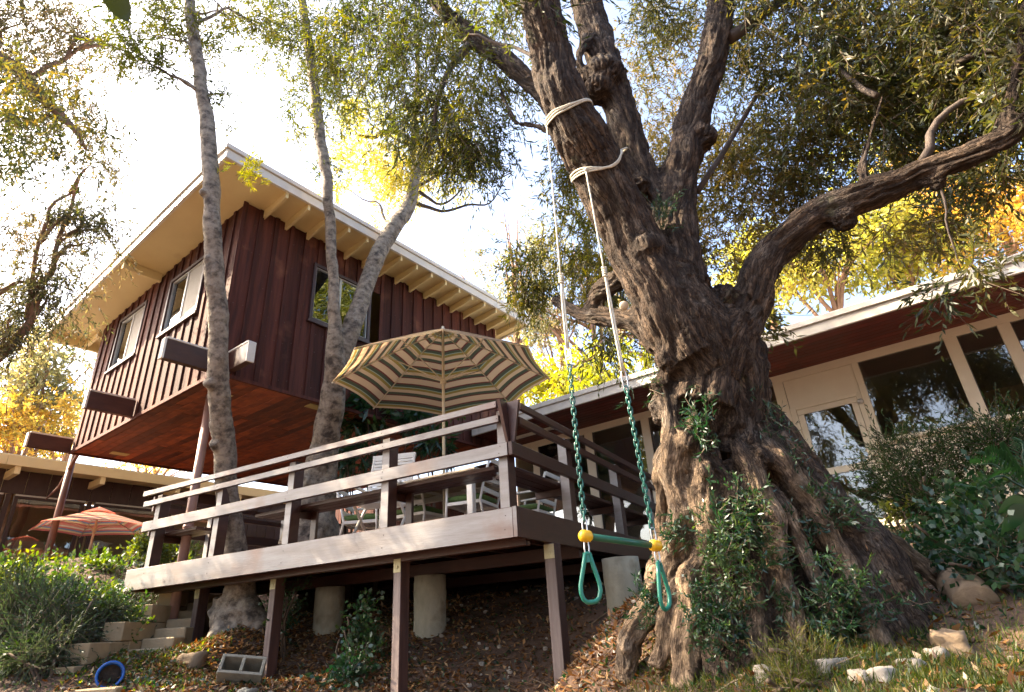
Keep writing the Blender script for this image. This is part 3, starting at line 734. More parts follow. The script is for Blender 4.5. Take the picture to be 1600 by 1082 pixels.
# ================================================================== DECK
DT = 2.47
dk = thing('timber_deck', DK(3, 3, 2.2), 'raised dark timber deck with bench rails on posts above the slope', 'deck')
LD = 5.97
bx('fascia', dk, [MT['deckstain'], MT['lit_front']], DK, .035, LD, 0, .045, 2.205, DT, .004, {'f': 1})
bx('corner_trim', dk, [MT['deckstain'], MT['lit_front']], DK, -.012, .033, -.006, .04, 2.205, DT+.002, .004, {'f': 1})
bx('fascia', dk, MT['deckstain'], DK, -.012, .035, .042, 5.95, 2.205, DT, .004)
bx('fascia', dk, MT['deckstain'], DK, LD-.045, LD, .05, 6.6, 2.205, DT, .004)
b = .05
while b < 6.55:
    e = b+.138
    a_lo = .04
    bx('deck_plank', dk, MT['deckstain'], DK, a_lo, LD-.05, b, min(e, 6.6), 2.43, DT-.004+random.uniform(-.003, .002), .003); b += .144
for a in np.arange(.35, LD-.1, .6):
    bx('joist', dk, MT['deckstain'], DK, a, a+.045, .05, 5.95, 2.26, 2.428, .003)
for b in (.24, 1.42, 3.6):
    bx('girder', dk, MT['deckstain'], DK, .05, LD-.3, b, b+.09, 2.12 if b > 1 else 2.16, 2.258, .004)
# four timber posts with galvanised plates
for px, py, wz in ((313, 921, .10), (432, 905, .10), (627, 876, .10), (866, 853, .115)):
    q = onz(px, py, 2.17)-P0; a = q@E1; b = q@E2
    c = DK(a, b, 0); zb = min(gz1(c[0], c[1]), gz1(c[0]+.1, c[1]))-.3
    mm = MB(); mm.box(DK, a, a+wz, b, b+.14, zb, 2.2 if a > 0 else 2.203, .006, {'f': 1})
    pst = mm.build('support_post', [MT['postwood'], MT['lit_postface']], dk)
    pl = MB(); pl.box(DK, a+.004, a+wz-.004, b-.006, b-.0005, 2.06, 2.19, .002); pl.lathe(DK(a+wz/2, b-.006, 2.11), [(.018, 0), (.018, .008), (0, .010)], 8, -E2)
    pl.build('bolt_plate', MT['plate'], pst)
# three concrete piers
for (c, zb, r) in ((A(-2.56, 8.22, 0), 1.5, .19), (A(-1.14, 7.44, 0), 1.42, .19), (A(1.01, 6.72, 0), 1.45, .20)):
    mm = MB(); prof = [(r*1.0, zb-.4), (r*1.01, 1.5), (r*.97, 1.7), (r*1.0, 1.9), (r*.985, 2.098), (0, 2.10)]
    mm.lathe(c, prof, 24); o = mm.build('concrete_pier', MT['concrete'], dk, True)
# railing posts
def rpost(a0, a1, b0, b1, F=DK, f=True, lean=.0):
    return bx('railing_post', dk, [MT['deckstain'], MT['lit_front']], F, a0, a1, b0, b1, DT-.002, 3.40, .005, {'f': 1})
for a in (.06, 1.49, 2.92, 4.2, 5.50): rpost(a, a+.105, .012, .15)
bx('mid_rail', dk, [MT['deckstain'], MT['lit_front']], DK, .03, 5.76, -.035, .01, 2.93, 3.06, .005, {'f': 1})
bx('mid_rail', dk, MT['deckstain'], DK, -.02, .027, -.03, 5.2, 2.93, 3.06, .005)
bx('upper_rail', dk, [MT['deckstain'], MT['lit_front']], DK, .10, 5.80, -.055, -.015, 3.262, 3.335, .005, {'f': 1})
bx('upper_rail', dk, [MT['deckstain'], MT['lit_front']], DK, .10, 5.80, -.085, -.045, 3.40, 3.468, .005, {'f': 1})
bx('upper_rail', dk, MT['deckstain'], DK, -.035, .005, .12, 5.2, 3.255, 3.335, .005)
bx('upper_rail', dk, MT['deckstain'], DK, -.065, -.025, .12, 5.2, 3.395, 3.468, .005)
for b in (.07, 1.30, 2.88, 4.3): rpost(.03, .14, b, b+.13) if b > .1 else None
sc_ = MB()
for a in (.11, 1.54, 2.97, 4.25, 5.55):
    for z, o_ in ((2.965, -.0355), (3.03, -.0355), (3.298, -.0555), (3.434, -.0855), (2.28, -.0005), (2.40, -.0005)):
        sc_.lathe(DK(a+random.uniform(-.015, .015), o_, z), [(.006, 0), (.005, .002), (0, .003)], 6, -E2)
for b in (1.36, 2.94, 4.36):
    for z, o_ in ((2.965, -.0205), (3.03, -.0205), (3.295, -.0355), (3.43, -.0655)): sc_.lathe(DK(o_, b, z), [(.006, 0), (.005, .002), (0, .003)], 6, -E1)
tag(sc_.build('screw_head', MT['frame_dark'], dk), kind='stuff')
# flared wedge pieces at the corner
for sgn in (0, 1):
    mm = MB(); t = .035
    if sgn == 0: vs = [DK(a, b, z) for (a, b, z) in ((.03, -.012, 3.062), (.058, -.012, 3.062), (.05, -.10, 3.47), (.085, -.10, 3.47), (.03, .09, 3.062), (.058, .09, 3.062), (.05, .09, 3.47), (.085, .09, 3.47))]
    else: vs = [DK(a, b, z) for (a, b, z) in ((-.012, .025, 3.062), (-.012, .055, 3.062), (-.085, .03, 3.47), (-.085, .062, 3.47), (.026, .025, 3.062), (.026, .055, 3.062), (.045, .03, 3.47), (.045, .062, 3.47))]
    mm.add(vs, [(0, 1, 3, 2), (4, 6, 7, 5), (0, 4, 5, 1), (2, 3, 7, 6), (0, 2, 6, 4), (1, 5, 7, 3)]); mm.build('corner_bracket', MT['deckstain'], dk)
# built-in bench planks inside the rails
for i, (b0, b1) in enumerate(((.155, .27), (.278, .393), (.401, .516))):
    bx('bench_plank', dk, MT['deckstain'], DK, .02+b1-.0, 3.72, b0, b1, 2.875, 2.915, .004); bx('bench_plank', dk, MT['deckstain'], DK, 4.85, 5.7, b0, b1, 2.875, 2.915, .004)
    bx('bench_plank', dk, MT['deckstain'], DK, b0, b1, b1+.02, 4.9, 2.875, 2.913, .004)
for a in (1.5, 2.93, 5.45): bx('bench_leg', dk, MT['deckstain'], DK, a, a+.09, .40, .44, DT, 2.873, .004); bx('bench_bearer', dk, MT['deckstain'], DK, a+.1, a+.14, .155, .516, 2.79, 2.872, .004)
for b in (1.4, 2.95, 4.4): bx('bench_bearer', dk, MT['deckstain'], DK, .15, .516, b, b+.04, 2.79, 2.872, .004)
# left side rails
F5 = lambda o, b, z: DK(LD-.16+o, b, z)
for b in (1.0, 2.35, 3.7, 5.0): rpost(5.80, 5.90, b, b+.13)
for z0, z1, o in ((2.92, 3.05, .0), (3.25, 3.32, .03), (3.39, 3.455, .06)):
    bx('side_rail', dk, MT['deckstain'], DK, 5.905+o*.4, 5.94+o*.4, .16, 6.1, z0, z1, .004)
for a in (1.2, 2.6, 4.0, 5.4):      # back rail near the house side seen through the deck
    pass

# ================================================================== STEPS AND BLOCK WALL
s0 = at(152, 1055, 8.0); s1 = at(280, 955, 9.6); dd = s1[:2]-s0[:2]; sl = np.linalg.norm(dd); u = A(*(dd/sl), 0); v = A(u[1], -u[0], 0)
FS = fr(A(s0[0], s0[1], 0), u, v)
st = thing('garden_steps', FS(0, 0, s0[2]-.2), 'pale concrete garden steps climbing between tan block wall and timber posts', 'steps')
ns = 7; rise = (s1[2]-s0[2])/(ns-1); run = sl/(ns-1)
for i in range(ns+2):
    z = s0[2]+rise*i
    bx('step', st, MT['paleconcrete'], FS, i*run, (i+1)*run+.1, -.02, .85 if False else .34, z-.35, z, .012)
bwl = thing('block_wall', FS(0, -.1, s0[2]-.5), 'tan concrete block retaining wall under the grey green bushes beside the steps', 'wall')
me_cache = {}
for j in range(-4, 11):
    for i in range(-1, 8):
        x0 = i*.405+(.2 if j % 2 else 0); z0 = s0[2]-.5+j*.2+.0
        ztop = s0[2]+rise/run*(x0+.2)+.36
        zbot = s0[2]+rise/run*(x0+.2)-1.1
        if z0+.2 > ztop or z0 < zbot: continue
        bx('block', bwl, MT['block'], FS, x0+.004, x0+.401, -.24, -.03+random.uniform(-.004, .004), z0+.004, z0+.196, .006)
mm = MB(); mm.box(FS, -2.3, 3.6, -.22, -.06, s0[2]-1.0, s0[2]-.2); mm.build('mortar', MT['block'], bwl)
print('structures ready')

# ================================================================== THE BIG OLD TREE
big = thing('old_tree', at(1200, 1000, 4.6), 'huge gnarled old tree with spreading root buttresses and the swing on its branch', 'tree')
TR = MB()
PATHS = []
def T(lst, n=14, sub=4, seed=1, amp=.02, bump=.05):
    P, R = px_limb(lst); Q = wob(P, amp, seed, sub); Rr = lerp_r_pts(R, len(P), sub); bark_tube(TR, Q, Rr, n, bump, seed); PATHS.append((np.array(Q), np.array(Rr), seed))
def lerp_r_pts(R, n, sub):
    return list(np.interp(np.linspace(0, n-1, (n-1)*sub+1), np.arange(n), R))
# main body
T([(1255, 1130, 5.2, 430), (1240, 1000, 5.15, 330), (1215, 900, 5.0, 250), (1180, 800, 4.82, 185), (1145, 700, 4.6, 138), (1112, 600, 4.38, 126), (1085, 520, 4.2, 122), (1055, 440, 4.1, 84)], 24, 4, 1)
T([(1100, 640, 4.3, 120), (1120, 560, 4.3, 110), (1150, 500, 4.35, 85)], 14, 4, 2)          # towards the right limb
T([(1150, 720, 4.5, 120), (1165, 640, 4.45, 90), (1165, 560, 4.4, 60), (1172, 520, 4.4, 42)], 12, 3, 22)
# limbs
T([(1085, 560, 4.2, 110), (1030, 460, 4.05, 100), (985, 360, 3.95, 96), (940, 268, 3.75, 94), (890, 185, 3.5, 86), (860, 90, 3.4, 72), (835, -20, 3.3, 66), (815, -130, 3.3, 60), (790, -260, 3.3, 40)], 20, 4, 3)
T([(1055, 440, 4.15, 70), (1022, 330, 4.3, 58), (985, 230, 4.4, 58), (958, 130, 4.45, 56), (925, 40, 4.5, 56), (905, -60, 4.4, 56), (890, -200, 4.4, 36)], 16, 4, 4)
T([(1075, 450, 4.15, 74), (1058, 350, 4.25, 66), (1066, 260, 4.4, 64), (1085, 180, 4.55, 56), (1110, 100, 4.65, 50), (1128, 0, 4.75, 46), (1140, -120, 4.8, 40)], 16, 4, 5)
T([(1135, 590, 4.35, 80), (1156, 520, 4.4, 70), (1180, 445, 4.45, 65), (1225, 380, 4.5, 59), (1290, 328, 4.6, 56), (1370, 297, 4.65, 54), (1440, 270, 4.7, 52), (1520, 242, 4.7, 46), (1600, 188, 4.7, 38), (1700, 90, 4.7, 30)], 16, 4, 6)
T([(935, 270, 4.1, 54), (900, 215, 4.3, 44), (850, 150, 4.6, 38), (800, 105, 4.8, 36), (740, 60, 5.0, 32), (690, 15, 5.2, 28), (640, -60, 5.4, 20)], 12, 4, 7)
T([(900, 218, 4.25, 26), (862, 208, 4.3, 17), (830, 196, 4.4, 14), (805, 192, 4.5, 13), (790, 160, 4.6, 11), (775, 110, 4.8, 9)], 8, 3, 8, .03)
T([(920, 60, 4.35, 26), (905, 90, 4.25, 15), (918, 130, 4.3, 30)], 8, 4, 9, .005)          # loop of bark by the second limb
T([(925, 250, 4.1, 50), (920, 470, 4.2, 20)], 6, 2, 10) if False else None
T([(1350, 300, 4.62, 24), (1345, 255, 4.7, 18), (1362, 200, 4.8, 14), (1375, 150, 4.9, 10)], 8, 4, 11)
T([(1560, 220, 4.7, 30), (1590, 100, 4.75, 26), (1610, -20, 4.8, 20)], 8, 4, 12)
T([(990, 420, 4.1, 50), (945, 450, 4.3, 40), (915, 478, 4.5, 28)], 8, 4, 13)
T([(870, 470, 5.0, 24), (905, 490, 4.6, 30), (980, 500, 4.25, 46), (1030, 540, 4.15, 50)], 8, 4, 14)
# burls
def burl(x, y, D, wpx):
    c = at(x, y, D); r = wpx/2*zdep(c)/FPX
    TR.lathe(c, [(0, -r), (r*.6, -r*.8), (r, -r*.1), (r*.85, r*.5), (r*.4, r*.9), (0, r)], 10, A(*np.random.default_rng(int(x)).normal(size=3)))
for q in ((1040, 640, 4.25, 62), (1035, 600, 4.2, 44), (1008, 390, 3.9, 70), (1020, 450, 3.95, 60), (1045, 560, 4.1, 60), (1185, 570, 4.4, 46), (1190, 545, 4.4, 34), (1075, 690, 4.1, 54), (1090, 660, 4.1, 40), (1150, 770, 4.2, 60), (1180, 720, 4.2, 54),
          (1105, 735, 4.1, 52), (1318, 345, 4.6, 48), (1265, 345, 4.6, 46), (1462, 282, 4.7, 42), (945, 120, 4.3, 76), (935, 140, 4.25, 56), (1098, 215, 4.45, 54), (1060, 500, 4.1, 76), (1130, 470, 4.35, 60), (1195, 600, 4.5, 30), (1060, 300, 4.2, 34), (1000, 290, 4.1, 44), (1215, 400, 4.5, 36)):
    burl(*q)
# buttress roots, standing proud of the body
for i, L_ in enumerate((
    [(1040, 600, 4.15, 44), (1048, 690, 4.2, 52), (1062, 780, 4.25, 54), (1050, 860, 4.35, 56), (1018, 930, 4.45, 62), (990, 1000, 4.5, 60), (975, 1060, 4.5, 40)],
    [(1075, 680, 4.1, 50), (1100, 760, 4.15, 52), (1105, 840, 4.2, 50), (1085, 920, 4.22, 56), (1075, 1000, 4.25, 60), (1070, 1090, 4.2, 50)],
    [(1110, 700, 4.1, 48), (1135, 780, 4.15, 34), (1128, 860, 4.25, 26), (1140, 960, 4.25, 40), (1120, 1060, 4.2, 40)],
    [(1150, 690, 4.15, 44), (1192, 760, 4.15, 42), (1212, 840, 4.15, 40), (1225, 920, 4.2, 44), (1240, 1000, 4.2, 50), (1250, 1080, 4.15, 40)],
    [(1200, 640, 4.45, 50), (1245, 700, 4.55, 46), (1290, 750, 4.85, 36), (1340, 800, 5.0, 32), (1400, 855, 5.15, 32), (1450, 895, 5.25, 34), (1490, 930, 5.3, 30)],
    [(1180, 660, 4.3, 54), (1235, 740, 4.32, 50), (1275, 800, 4.34, 48), (1310, 860, 4.34, 46), (1340, 930, 4.32, 46), (1370, 1000, 4.3, 44), (1390, 1060, 4.2, 40)],
    [(1220, 700, 4.4, 46), (1290, 790, 4.48, 46), (1350, 850, 4.55, 42), (1410, 920, 4.58, 44), (1450, 980, 4.7, 40), (1480, 1040, 4.5, 30)],
    [(1170, 720, 4.2, 40), (1250, 850, 4.25, 34), (1285, 930, 4.25, 36), (1305, 1010, 4.2, 40), (1310, 1080, 4.1, 30)],
    [(1060, 640, 4.15, 36), (1040, 720, 4.3, 40), (1040, 820, 4.5, 40), (1030, 900, 4.7, 40)],
    [(1300, 880, 4.6, 30), (1380, 960, 4.6, 36), (1420, 1020, 4.45, 30)],
    [(1090, 860, 4.25, 30), (1040, 960, 4.3, 40), (1030, 1040, 4.3, 34)],
    [(1160, 820, 4.25, 30), (1175, 920, 4.2, 40), (1180, 1020, 4.1, 50), (1185, 1090, 4.05, 40)])):
    T([(a_, b_, c_-.04+(.10 if q_ == 0 else 0), d_*(.6 if q_ == 0 else .88)) for q_, (a_, b_, c_, d_) in enumerate(L_)], 10, 4, 30+i, .035, .14)
T([(1180, 690, 4.5, 104), (1250, 800, 4.68, 158), (1312, 900, 4.78, 205), (1365, 1020, 4.78, 240)], 16, 4, 23, .02, .12)
T([(1130, 720, 4.38, 92), (1150, 850, 4.42, 140), (1165, 980, 4.42, 185), (1175, 1090, 4.36, 210)], 16, 4, 24, .02, .12)
def remesh(mb, voxel, name):
    me = bpy.data.meshes.new('raw'); me.from_pydata(mb.v, [], mb.f)
    bm = bmesh.new(); bm.from_mesh(me); bmesh.ops.recalc_face_normals(bm, faces=bm.faces); bm.to_mesh(me); bm.free()
    o = bpy.data.objects.new('raw', me); COL.objects.link(o)
    md = o.modifiers.new('r', 'REMESH'); md.mode = 'VOXEL'; md.voxel_size = voxel; md.adaptivity = 0
    dg = bpy.context.evaluated_depsgraph_get(); ev = o.evaluated_get(dg); m2 = bpy.data.meshes.new_from_object(ev)
    bpy.data.objects.remove(o); bpy.data.meshes.remove(me)
    n = len(m2.vertices); V = np.empty(n*3, np.float32); m2.vertices.foreach_get('co', V); V = V.reshape(-1, 3).astype(float)
    nl = len(m2.loops); li = np.empty(nl, np.int32); m2.loops.foreach_get('vertex_index', li)
    tot = np.empty(len(m2.polygons), np.int32); m2.polygons.foreach_get('loop_total', tot)
    assert (tot == 4).all(); F = li.reshape(-1, 4); bpy.data.meshes.remove(m2)
    return V, F
def vnormals(V, F):
    fn = np.cross(V[F[:, 2]]-V[F[:, 0]], V[F[:, 3]]-V[F[:, 1]]); N = np.zeros_like(V)
    for k in range(4): np.add.at(N, F[:, k], fn)
    return norm(N)
def smooth_v(V, F, it=2, lam=.5):
    n = len(V); E_ = np.concatenate([F[:, [0, 1]], F[:, [1, 2]], F[:, [2, 3]], F[:, [3, 0]]]); deg = np.bincount(E_[:, 0], minlength=n)+np.bincount(E_[:, 1], minlength=n)
    for _ in range(it):
        S = np.zeros_like(V)
        for c in range(3): S[:, c] = np.bincount(E_[:, 0], V[E_[:, 1], c], n)+np.bincount(E_[:, 1], V[E_[:, 0], c], n)
        V = V*(1-lam)+lam*S/np.maximum(deg, 1)[:, None]
    return V
V, F = remesh(TR, .0135, 'trunk'); V = smooth_v(V, F, 3); N = vnormals(V, F)
def limb_coords(V):
    """coordinates that follow the nearest limb: two across, one along it; plus how much a vertex belongs to a root"""
    best = np.full(len(V), 9e9); UV = np.zeros((len(V), 3)); root = np.zeros(len(V))
    for (Q, Rr, sd_) in PATHS:
        # finer samples
        m_ = len(Q)*3; tt = np.linspace(0, len(Q)-1, m_); k = np.minimum(tt.astype(int), len(Q)-2); f = (tt-k)[:, None]
        Pp = Q[k]*(1-f)+Q[k+1]*f; Rp = np.interp(tt, np.arange(len(Q)), Rr); Tn = norm(Q[k+1]-Q[k]); arc = np.r_[0, np.cumsum(np.linalg.norm(np.diff(Pp, axis=0), axis=1))]
        U = np.zeros_like(Tn); u = norm(np.cross(Tn[0], CF))
        for i in range(m_): u = norm(u-Tn[i]*(u@Tn[i])); U[i] = u
        W_ = np.cross(Tn, U)
        lo = Pp.min(0)-Rp.max()*1.7; hi = Pp.max(0)+Rp.max()*1.7; sel = np.where(((V > lo) & (V < hi)).all(1))[0]
        for c0 in range(0, len(sel), 20000):
            ix = sel[c0:c0+20000]; v = V[ix].astype(np.float32)
            d2 = ((v**2).sum(1)[:, None]-2*v@Pp.T.astype(np.float32)+(Pp**2).sum(1)[None])/(Rp**2)[None]
            n_ = d2.argmin(1); dm = d2[np.arange(len(ix)), n_]; ok = dm < best[ix]; jx = ix[ok]; n2 = n_[ok]
            best[jx] = dm[ok]; q = V[jx]-Pp[n2]
            UV[jx] = np.stack([(q*U[n2]).sum(1)+sd_*3.1, (q*W_[n2]).sum(1), arc[n2]+(q*Tn[n2]).sum(1)], 1)
            root[jx] = np.clip((arc[n2]-.12)/.45, 0, 1) if sd_ >= 30 else 0.
    return UV, root, best
UV, root, best = limb_coords(V)
low = np.clip((3.3-V[:, 2])/1.6, 0, 1)
wrp = UV+.05*np.stack([vnoise(V*3, 5), vnoise(V*3, 6), vnoise(V*3, 7)], 1)
fur = 1-np.abs(vnoise(wrp*A(17, 17, 3.0), 11)); fur2 = 1-np.abs(vnoise(wrp*A(36, 36, 6), 12)); fine = 1-np.abs(vnoise(wrp*A(62, 62, 14), 19))
lump = fbm(V*A(5.5, 5.5, 4), 3, 13)
strand = 1-np.abs(vnoise(wrp*A(8, 8, 1.0), 17))
kr = 1-.55*root
disp = -.026*kr*(fur**3)-.015*kr*fur2**2-.008*fine**2+(.010+.022*low)*lump+(.008+.026*low)*kr*(.5-strand**2.5)
V = V+N*disp[:, None]
from mathutils.bvhtree import BVHTree
sel_ = np.where(V[F[:, 0], 2] > 3.6)[0]
BV = BVHTree.FromPolygons(V.tolist(), F[sel_].tolist())
tk = raw_mesh('trunk', V, F, MT['bark_big'], smooth=True, parent=big)
a_ = tk.data.attributes.new('limb', 'FLOAT_VECTOR', 'POINT'); a_.data.foreach_set('vector', wrp.astype(np.float32).ravel())
a_ = tk.data.attributes.new('root', 'FLOAT', 'POINT'); rt_ = smooth_v(np.repeat(root[:, None], 3, 1), F, 6)[:, 0]; a_.data.foreach_set('value', rt_.astype(np.float32))
# pruning scar
mm = MB(); mm.lathe(at(975, 478, 3.98), [(0, .012), (.032, .012), (.036, 0)], 12, norm(CAM-at(975, 478, 3.98))); mm.build('cut_scar', MT['tabletop'], big, True)
BR = MB()
def B(lst, n=7, seed=1, amp=.04):
    P, R = px_limb(lst); Q = wob(P, amp, seed, 4); bark_tube(BR, Q, lerp_r_pts(R, len(P), 4), n, .08, seed)
B([(740, 60, 5.0, 14), (700, 110, 5.0, 9), (680, 180, 5.0, 6), (700, 250, 5.0, 4)], 6, 3)
B([(1440, 255, 4.75, 16), (1480, 170, 4.9, 10), (1560, 130, 5, 8)], 6, 4)
B([(1140, 60, 4.7, 20), (1220, 0, 5.2, 14), (1330, -80, 5.6, 10)], 6, 5)
B([(1370, 150, 4.9, 10), (1300, 100, 5.2, 8), (1240, 60, 5.5, 5)], 6, 6)
B([(1490, 100, 5.0, 8), (1590, 75, 4.9, 12), (1640, 60, 4.8, 14)], 6, 7)
B([(1090, 300, 4.6, 10), (1150, 200, 5.4, 8), (1200, 120, 6.0, 6)], 6, 8)
B([(1460, 260, 4.7, 5), (1485, 350, 4.7, 3), (1500, 430, 4.8, 1.5)], 5, 9, .05)
B([(880, 120, 3.4, 8), (780, 60, 3.5, 5), (720, 60, 3.6, 3)], 5, 10, .05)
tag(BR.build('branch', MT['bark_limb'], big, True), kind='stuff')
def blob(x, y, D, wpx, hpx, n, bias=0., dep=None):
    c = at(x, y, D); k = zdep(c)/FPX
    return (c, A(wpx/2*k, dep if dep else (wpx+hpx)/4*k, hpx/2*k), n, bias)
kN = 1.45
crown = [blob(1240, 60, 5.6, 220, 170, 420), blob(1400, 80, 5.4, 240, 200, 560), blob(1540, 60, 5.2, 200, 200, 480), blob(1330, 190, 5.8, 240, 160, 430),
         blob(1480, 190, 5.6, 200, 120, 280), blob(1210, 240, 6.2, 180, 150, 330, .25), blob(1150, 330, 6.6, 200, 160, 330, .35), blob(1250, 330, 6.4, 120, 130, 170, .25), blob(1030, 120, 6.8, 130, 240, 300, .25),
         blob(1160, 150, 6.0, 110, 180, 150, .1), blob(1040, 30, 5.8, 160, 110, 220), blob(1400, -60, 5.2, 500, 130, 500), blob(1150, -60, 5.4, 300, 100, 260), blob(1010, 270, 6.6, 90, 150, 120, .3), blob(1130, 400, 6.6, 110, 100, 90, .3), 
         blob(1430, 350, 5.6, 150, 90, 70, .2), blob(1495, 440, 4.8, 90, 110, 34), blob(1560, 260, 5.2, 110, 90, 60), blob(1600, 160, 5.0, 120, 120, 110), blob(1700, 60, 5.0, 160, 300, 250), blob(1195, 505, 4.9, 60, 70, 26, .2), blob(1300, 380, 6.5, 120, 60, 50, .3)]
crown = [(c, r_, n*kN, b) for c, r_, n, b in crown]
leaves('crown', crown, LF['olive'], L=.078, Wd=.0185, per=13, twig=.27, droop=.45, seed=11, parent=big, clump=.22)
crown2 = [blob(720, 50, 5.6, 200, 140, 330), blob(640, 110, 5.0, 160, 160, 260), blob(725, 190, 5.2, 140, 150, 230), blob(620, 30, 5.2, 180, 110, 220), blob(820, 30, 3.4, 110, 90, 50), blob(560, 70, 5.4, 120, 130, 120), blob(690, 190, 5.0, 110, 130, 120, .1),
          blob(770, 250, 5.0, 60, 120, 55), blob(780, 130, 5.2, 90, 120, 60), blob(690, -50, 5.0, 360, 110, 250), blob(860, 0, 5.2, 120, 80, 60), blob(900, 340, 6.0, 120, 150, 190, .25), blob(870, 410, 6.2, 130, 120, 170, .2), blob(930, 430, 5.8, 100, 110, 130, .15), blob(880, 260, 5.6, 80, 100, 60, .15), blob(960, 520, 5.6, 90, 70, 40, .1), blob(840, 460, 6.4, 80, 50, 40, .2)]
crown2 = [(c, r_, n*kN, b) for c, r_, n, b in crown2]
leaves('crown', crown2, LF['willow'], L=.088, Wd=.017, per=12, twig=.31, droop=.75, seed=12, parent=big, clump=.23)

# shoots growing out of the trunk: plants of their own
def shoot(px, py, D, wpx, hpx, n, label, mat='ivy', L=.04, Wd=.012, per=9, twig=.10, droop=-.1, name='leafy_shoot', cat='plant', group=None, seed=None, kind=None, bias=0):
    if name == 'leafy_shoot' and n > 80: n = int(n*1.5)
    o = leaves(name, [blob(px, py, D, wpx, hpx, n, bias, dep=.07 if D < 5 else None)], LF[mat], L=L, Wd=Wd, per=per, twig=twig, droop=droop, seed=seed or int(px+py), spread=.7)
    return tag(o, label, cat, group, kind)
shoot(1105, 650, 4.0, 60, 90, 60, 'green shoots sprouting from the trunk hollow beside the swing', Wd=.010, L=.045)
shoot(1030, 320, 3.95, 80, 90, 40, 'thin upright shoots in the fork of the big tree', Wd=.009, L=.045, droop=-.6)
shoot(1165, 860, 4.05, 110, 190, 230, 'dense ivy patch covering the middle root buttresses', bias=.1)
shoot(1130, 950, 4.0, 110, 130, 130, 'dark ivy at the foot of the front root', L=.03, Wd=.014)
shoot(1285, 790, 4.25, 120, 60, 70, 'bluish green ivy on the upper right roots below the door', L=.04)
shoot(1270, 930, 4.1, 110, 130, 95, 'sparse ivy trailing down the right hand roots')
shoot(1370, 930, 4.2, 140, 90, 79, 'thin leafy stems creeping over the outer right root', kind='stuff')
shoot(1030, 980, 4.25, 70, 120, 50, 'small seedlings in the cleft of the left root', kind='stuff')
shoot(1060, 830, 4.15, 50, 70, 40, 'tuft of ivy high on the left root beside the swing ring')
shoot(1000, 610, 4.15, 50, 70, 14, 'wispy twigs hanging from the left side of the trunk', Wd=.006, droop=.4, kind='stuff')
shoot(1215, 640, 4.3, 40, 170, 40, 'line of shoots along the right edge of the trunk', Wd=.009)
shoot(1340, 870, 4.45, 170, 150, 50, 'reddish dry sprigs caught between the right roots', mat='litter', L=.035, kind='stuff')
print('big tree ready')

# ================================================================== THE SLENDER PALE TREES
def small_tree(name, label, lims, crowns, mat, bark, seed, group=None, L=.07, Wd=.016, per=11, twig=.28, droop=.3, kw={}, cat='tree', targets=True, r0=.035):
    base = at(*lims[0][0][:3])
    t = thing(name, base, label, cat, group)
    mb = MB(); paths = []
    for i, l in enumerate(lims):
        P, R = px_limb(l); Q = wob(P, kw.get('amp', .03), seed+i, 4); R2 = lerp_r_pts(R, len(P), 4); bark_tube(mb, Q, R2, 16 if R[0] > .05 else 8, kw.get('bump', .10), seed+i); paths.append(Q)
        rr = np.random.default_rng(seed+i)
        if kw.get('knots', 0):
            for k in range(kw['knots']):
                j = rr.integers(2, len(Q)-2); d = norm(rr.normal(size=3)*A(1, 1, .3)-CF*.4); rad = R2[j]
                mb.lathe(Q[j]+d*rad*.8, [(rad*.5, -rad*.2), (rad*.42, rad*.15), (rad*.25, rad*.3), (0, rad*.22)], 8, d)
    if kw.get('remesh'):
        V, F = remesh(mb, .02, 'trunk'); V = smooth_v(V, F, 2); N = vnormals(V, F)
        lowm = np.clip((base[2]+1.4-V[:, 2])/1.2, 0, 1)
        V = V+N*(.007*fbm(V*A(9, 9, 4), 3, seed)-.004*(1-np.abs(vnoise(V*A(16, 16, 26), seed+5)))**3+.05*lowm*fbm(V*4, 3, seed+3))[:, None]
        raw_mesh('trunk', V, F, bark, smooth=True, parent=t)
    else: mb.build('trunk', bark, t, True)
    allp = np.concatenate(paths)
    if targets and crowns:
        bb = MB(); tg = []; stt = []
        for c, rad, n, *_ in crowns:
            j = np.argmin(np.linalg.norm(allp-c-A(0, 0, -.6), axis=1)); tg.append(c); stt.append(allp[j])
        branches(bb, stt, tg, r0, seed+50); tag(bb.build('branch', bark, t, True), kind='stuff')
    if crowns: leaves('crown', crowns, LF[mat], L=L, Wd=Wd, per=per, twig=twig, droop=droop, seed=seed+99, parent=t)
    return t
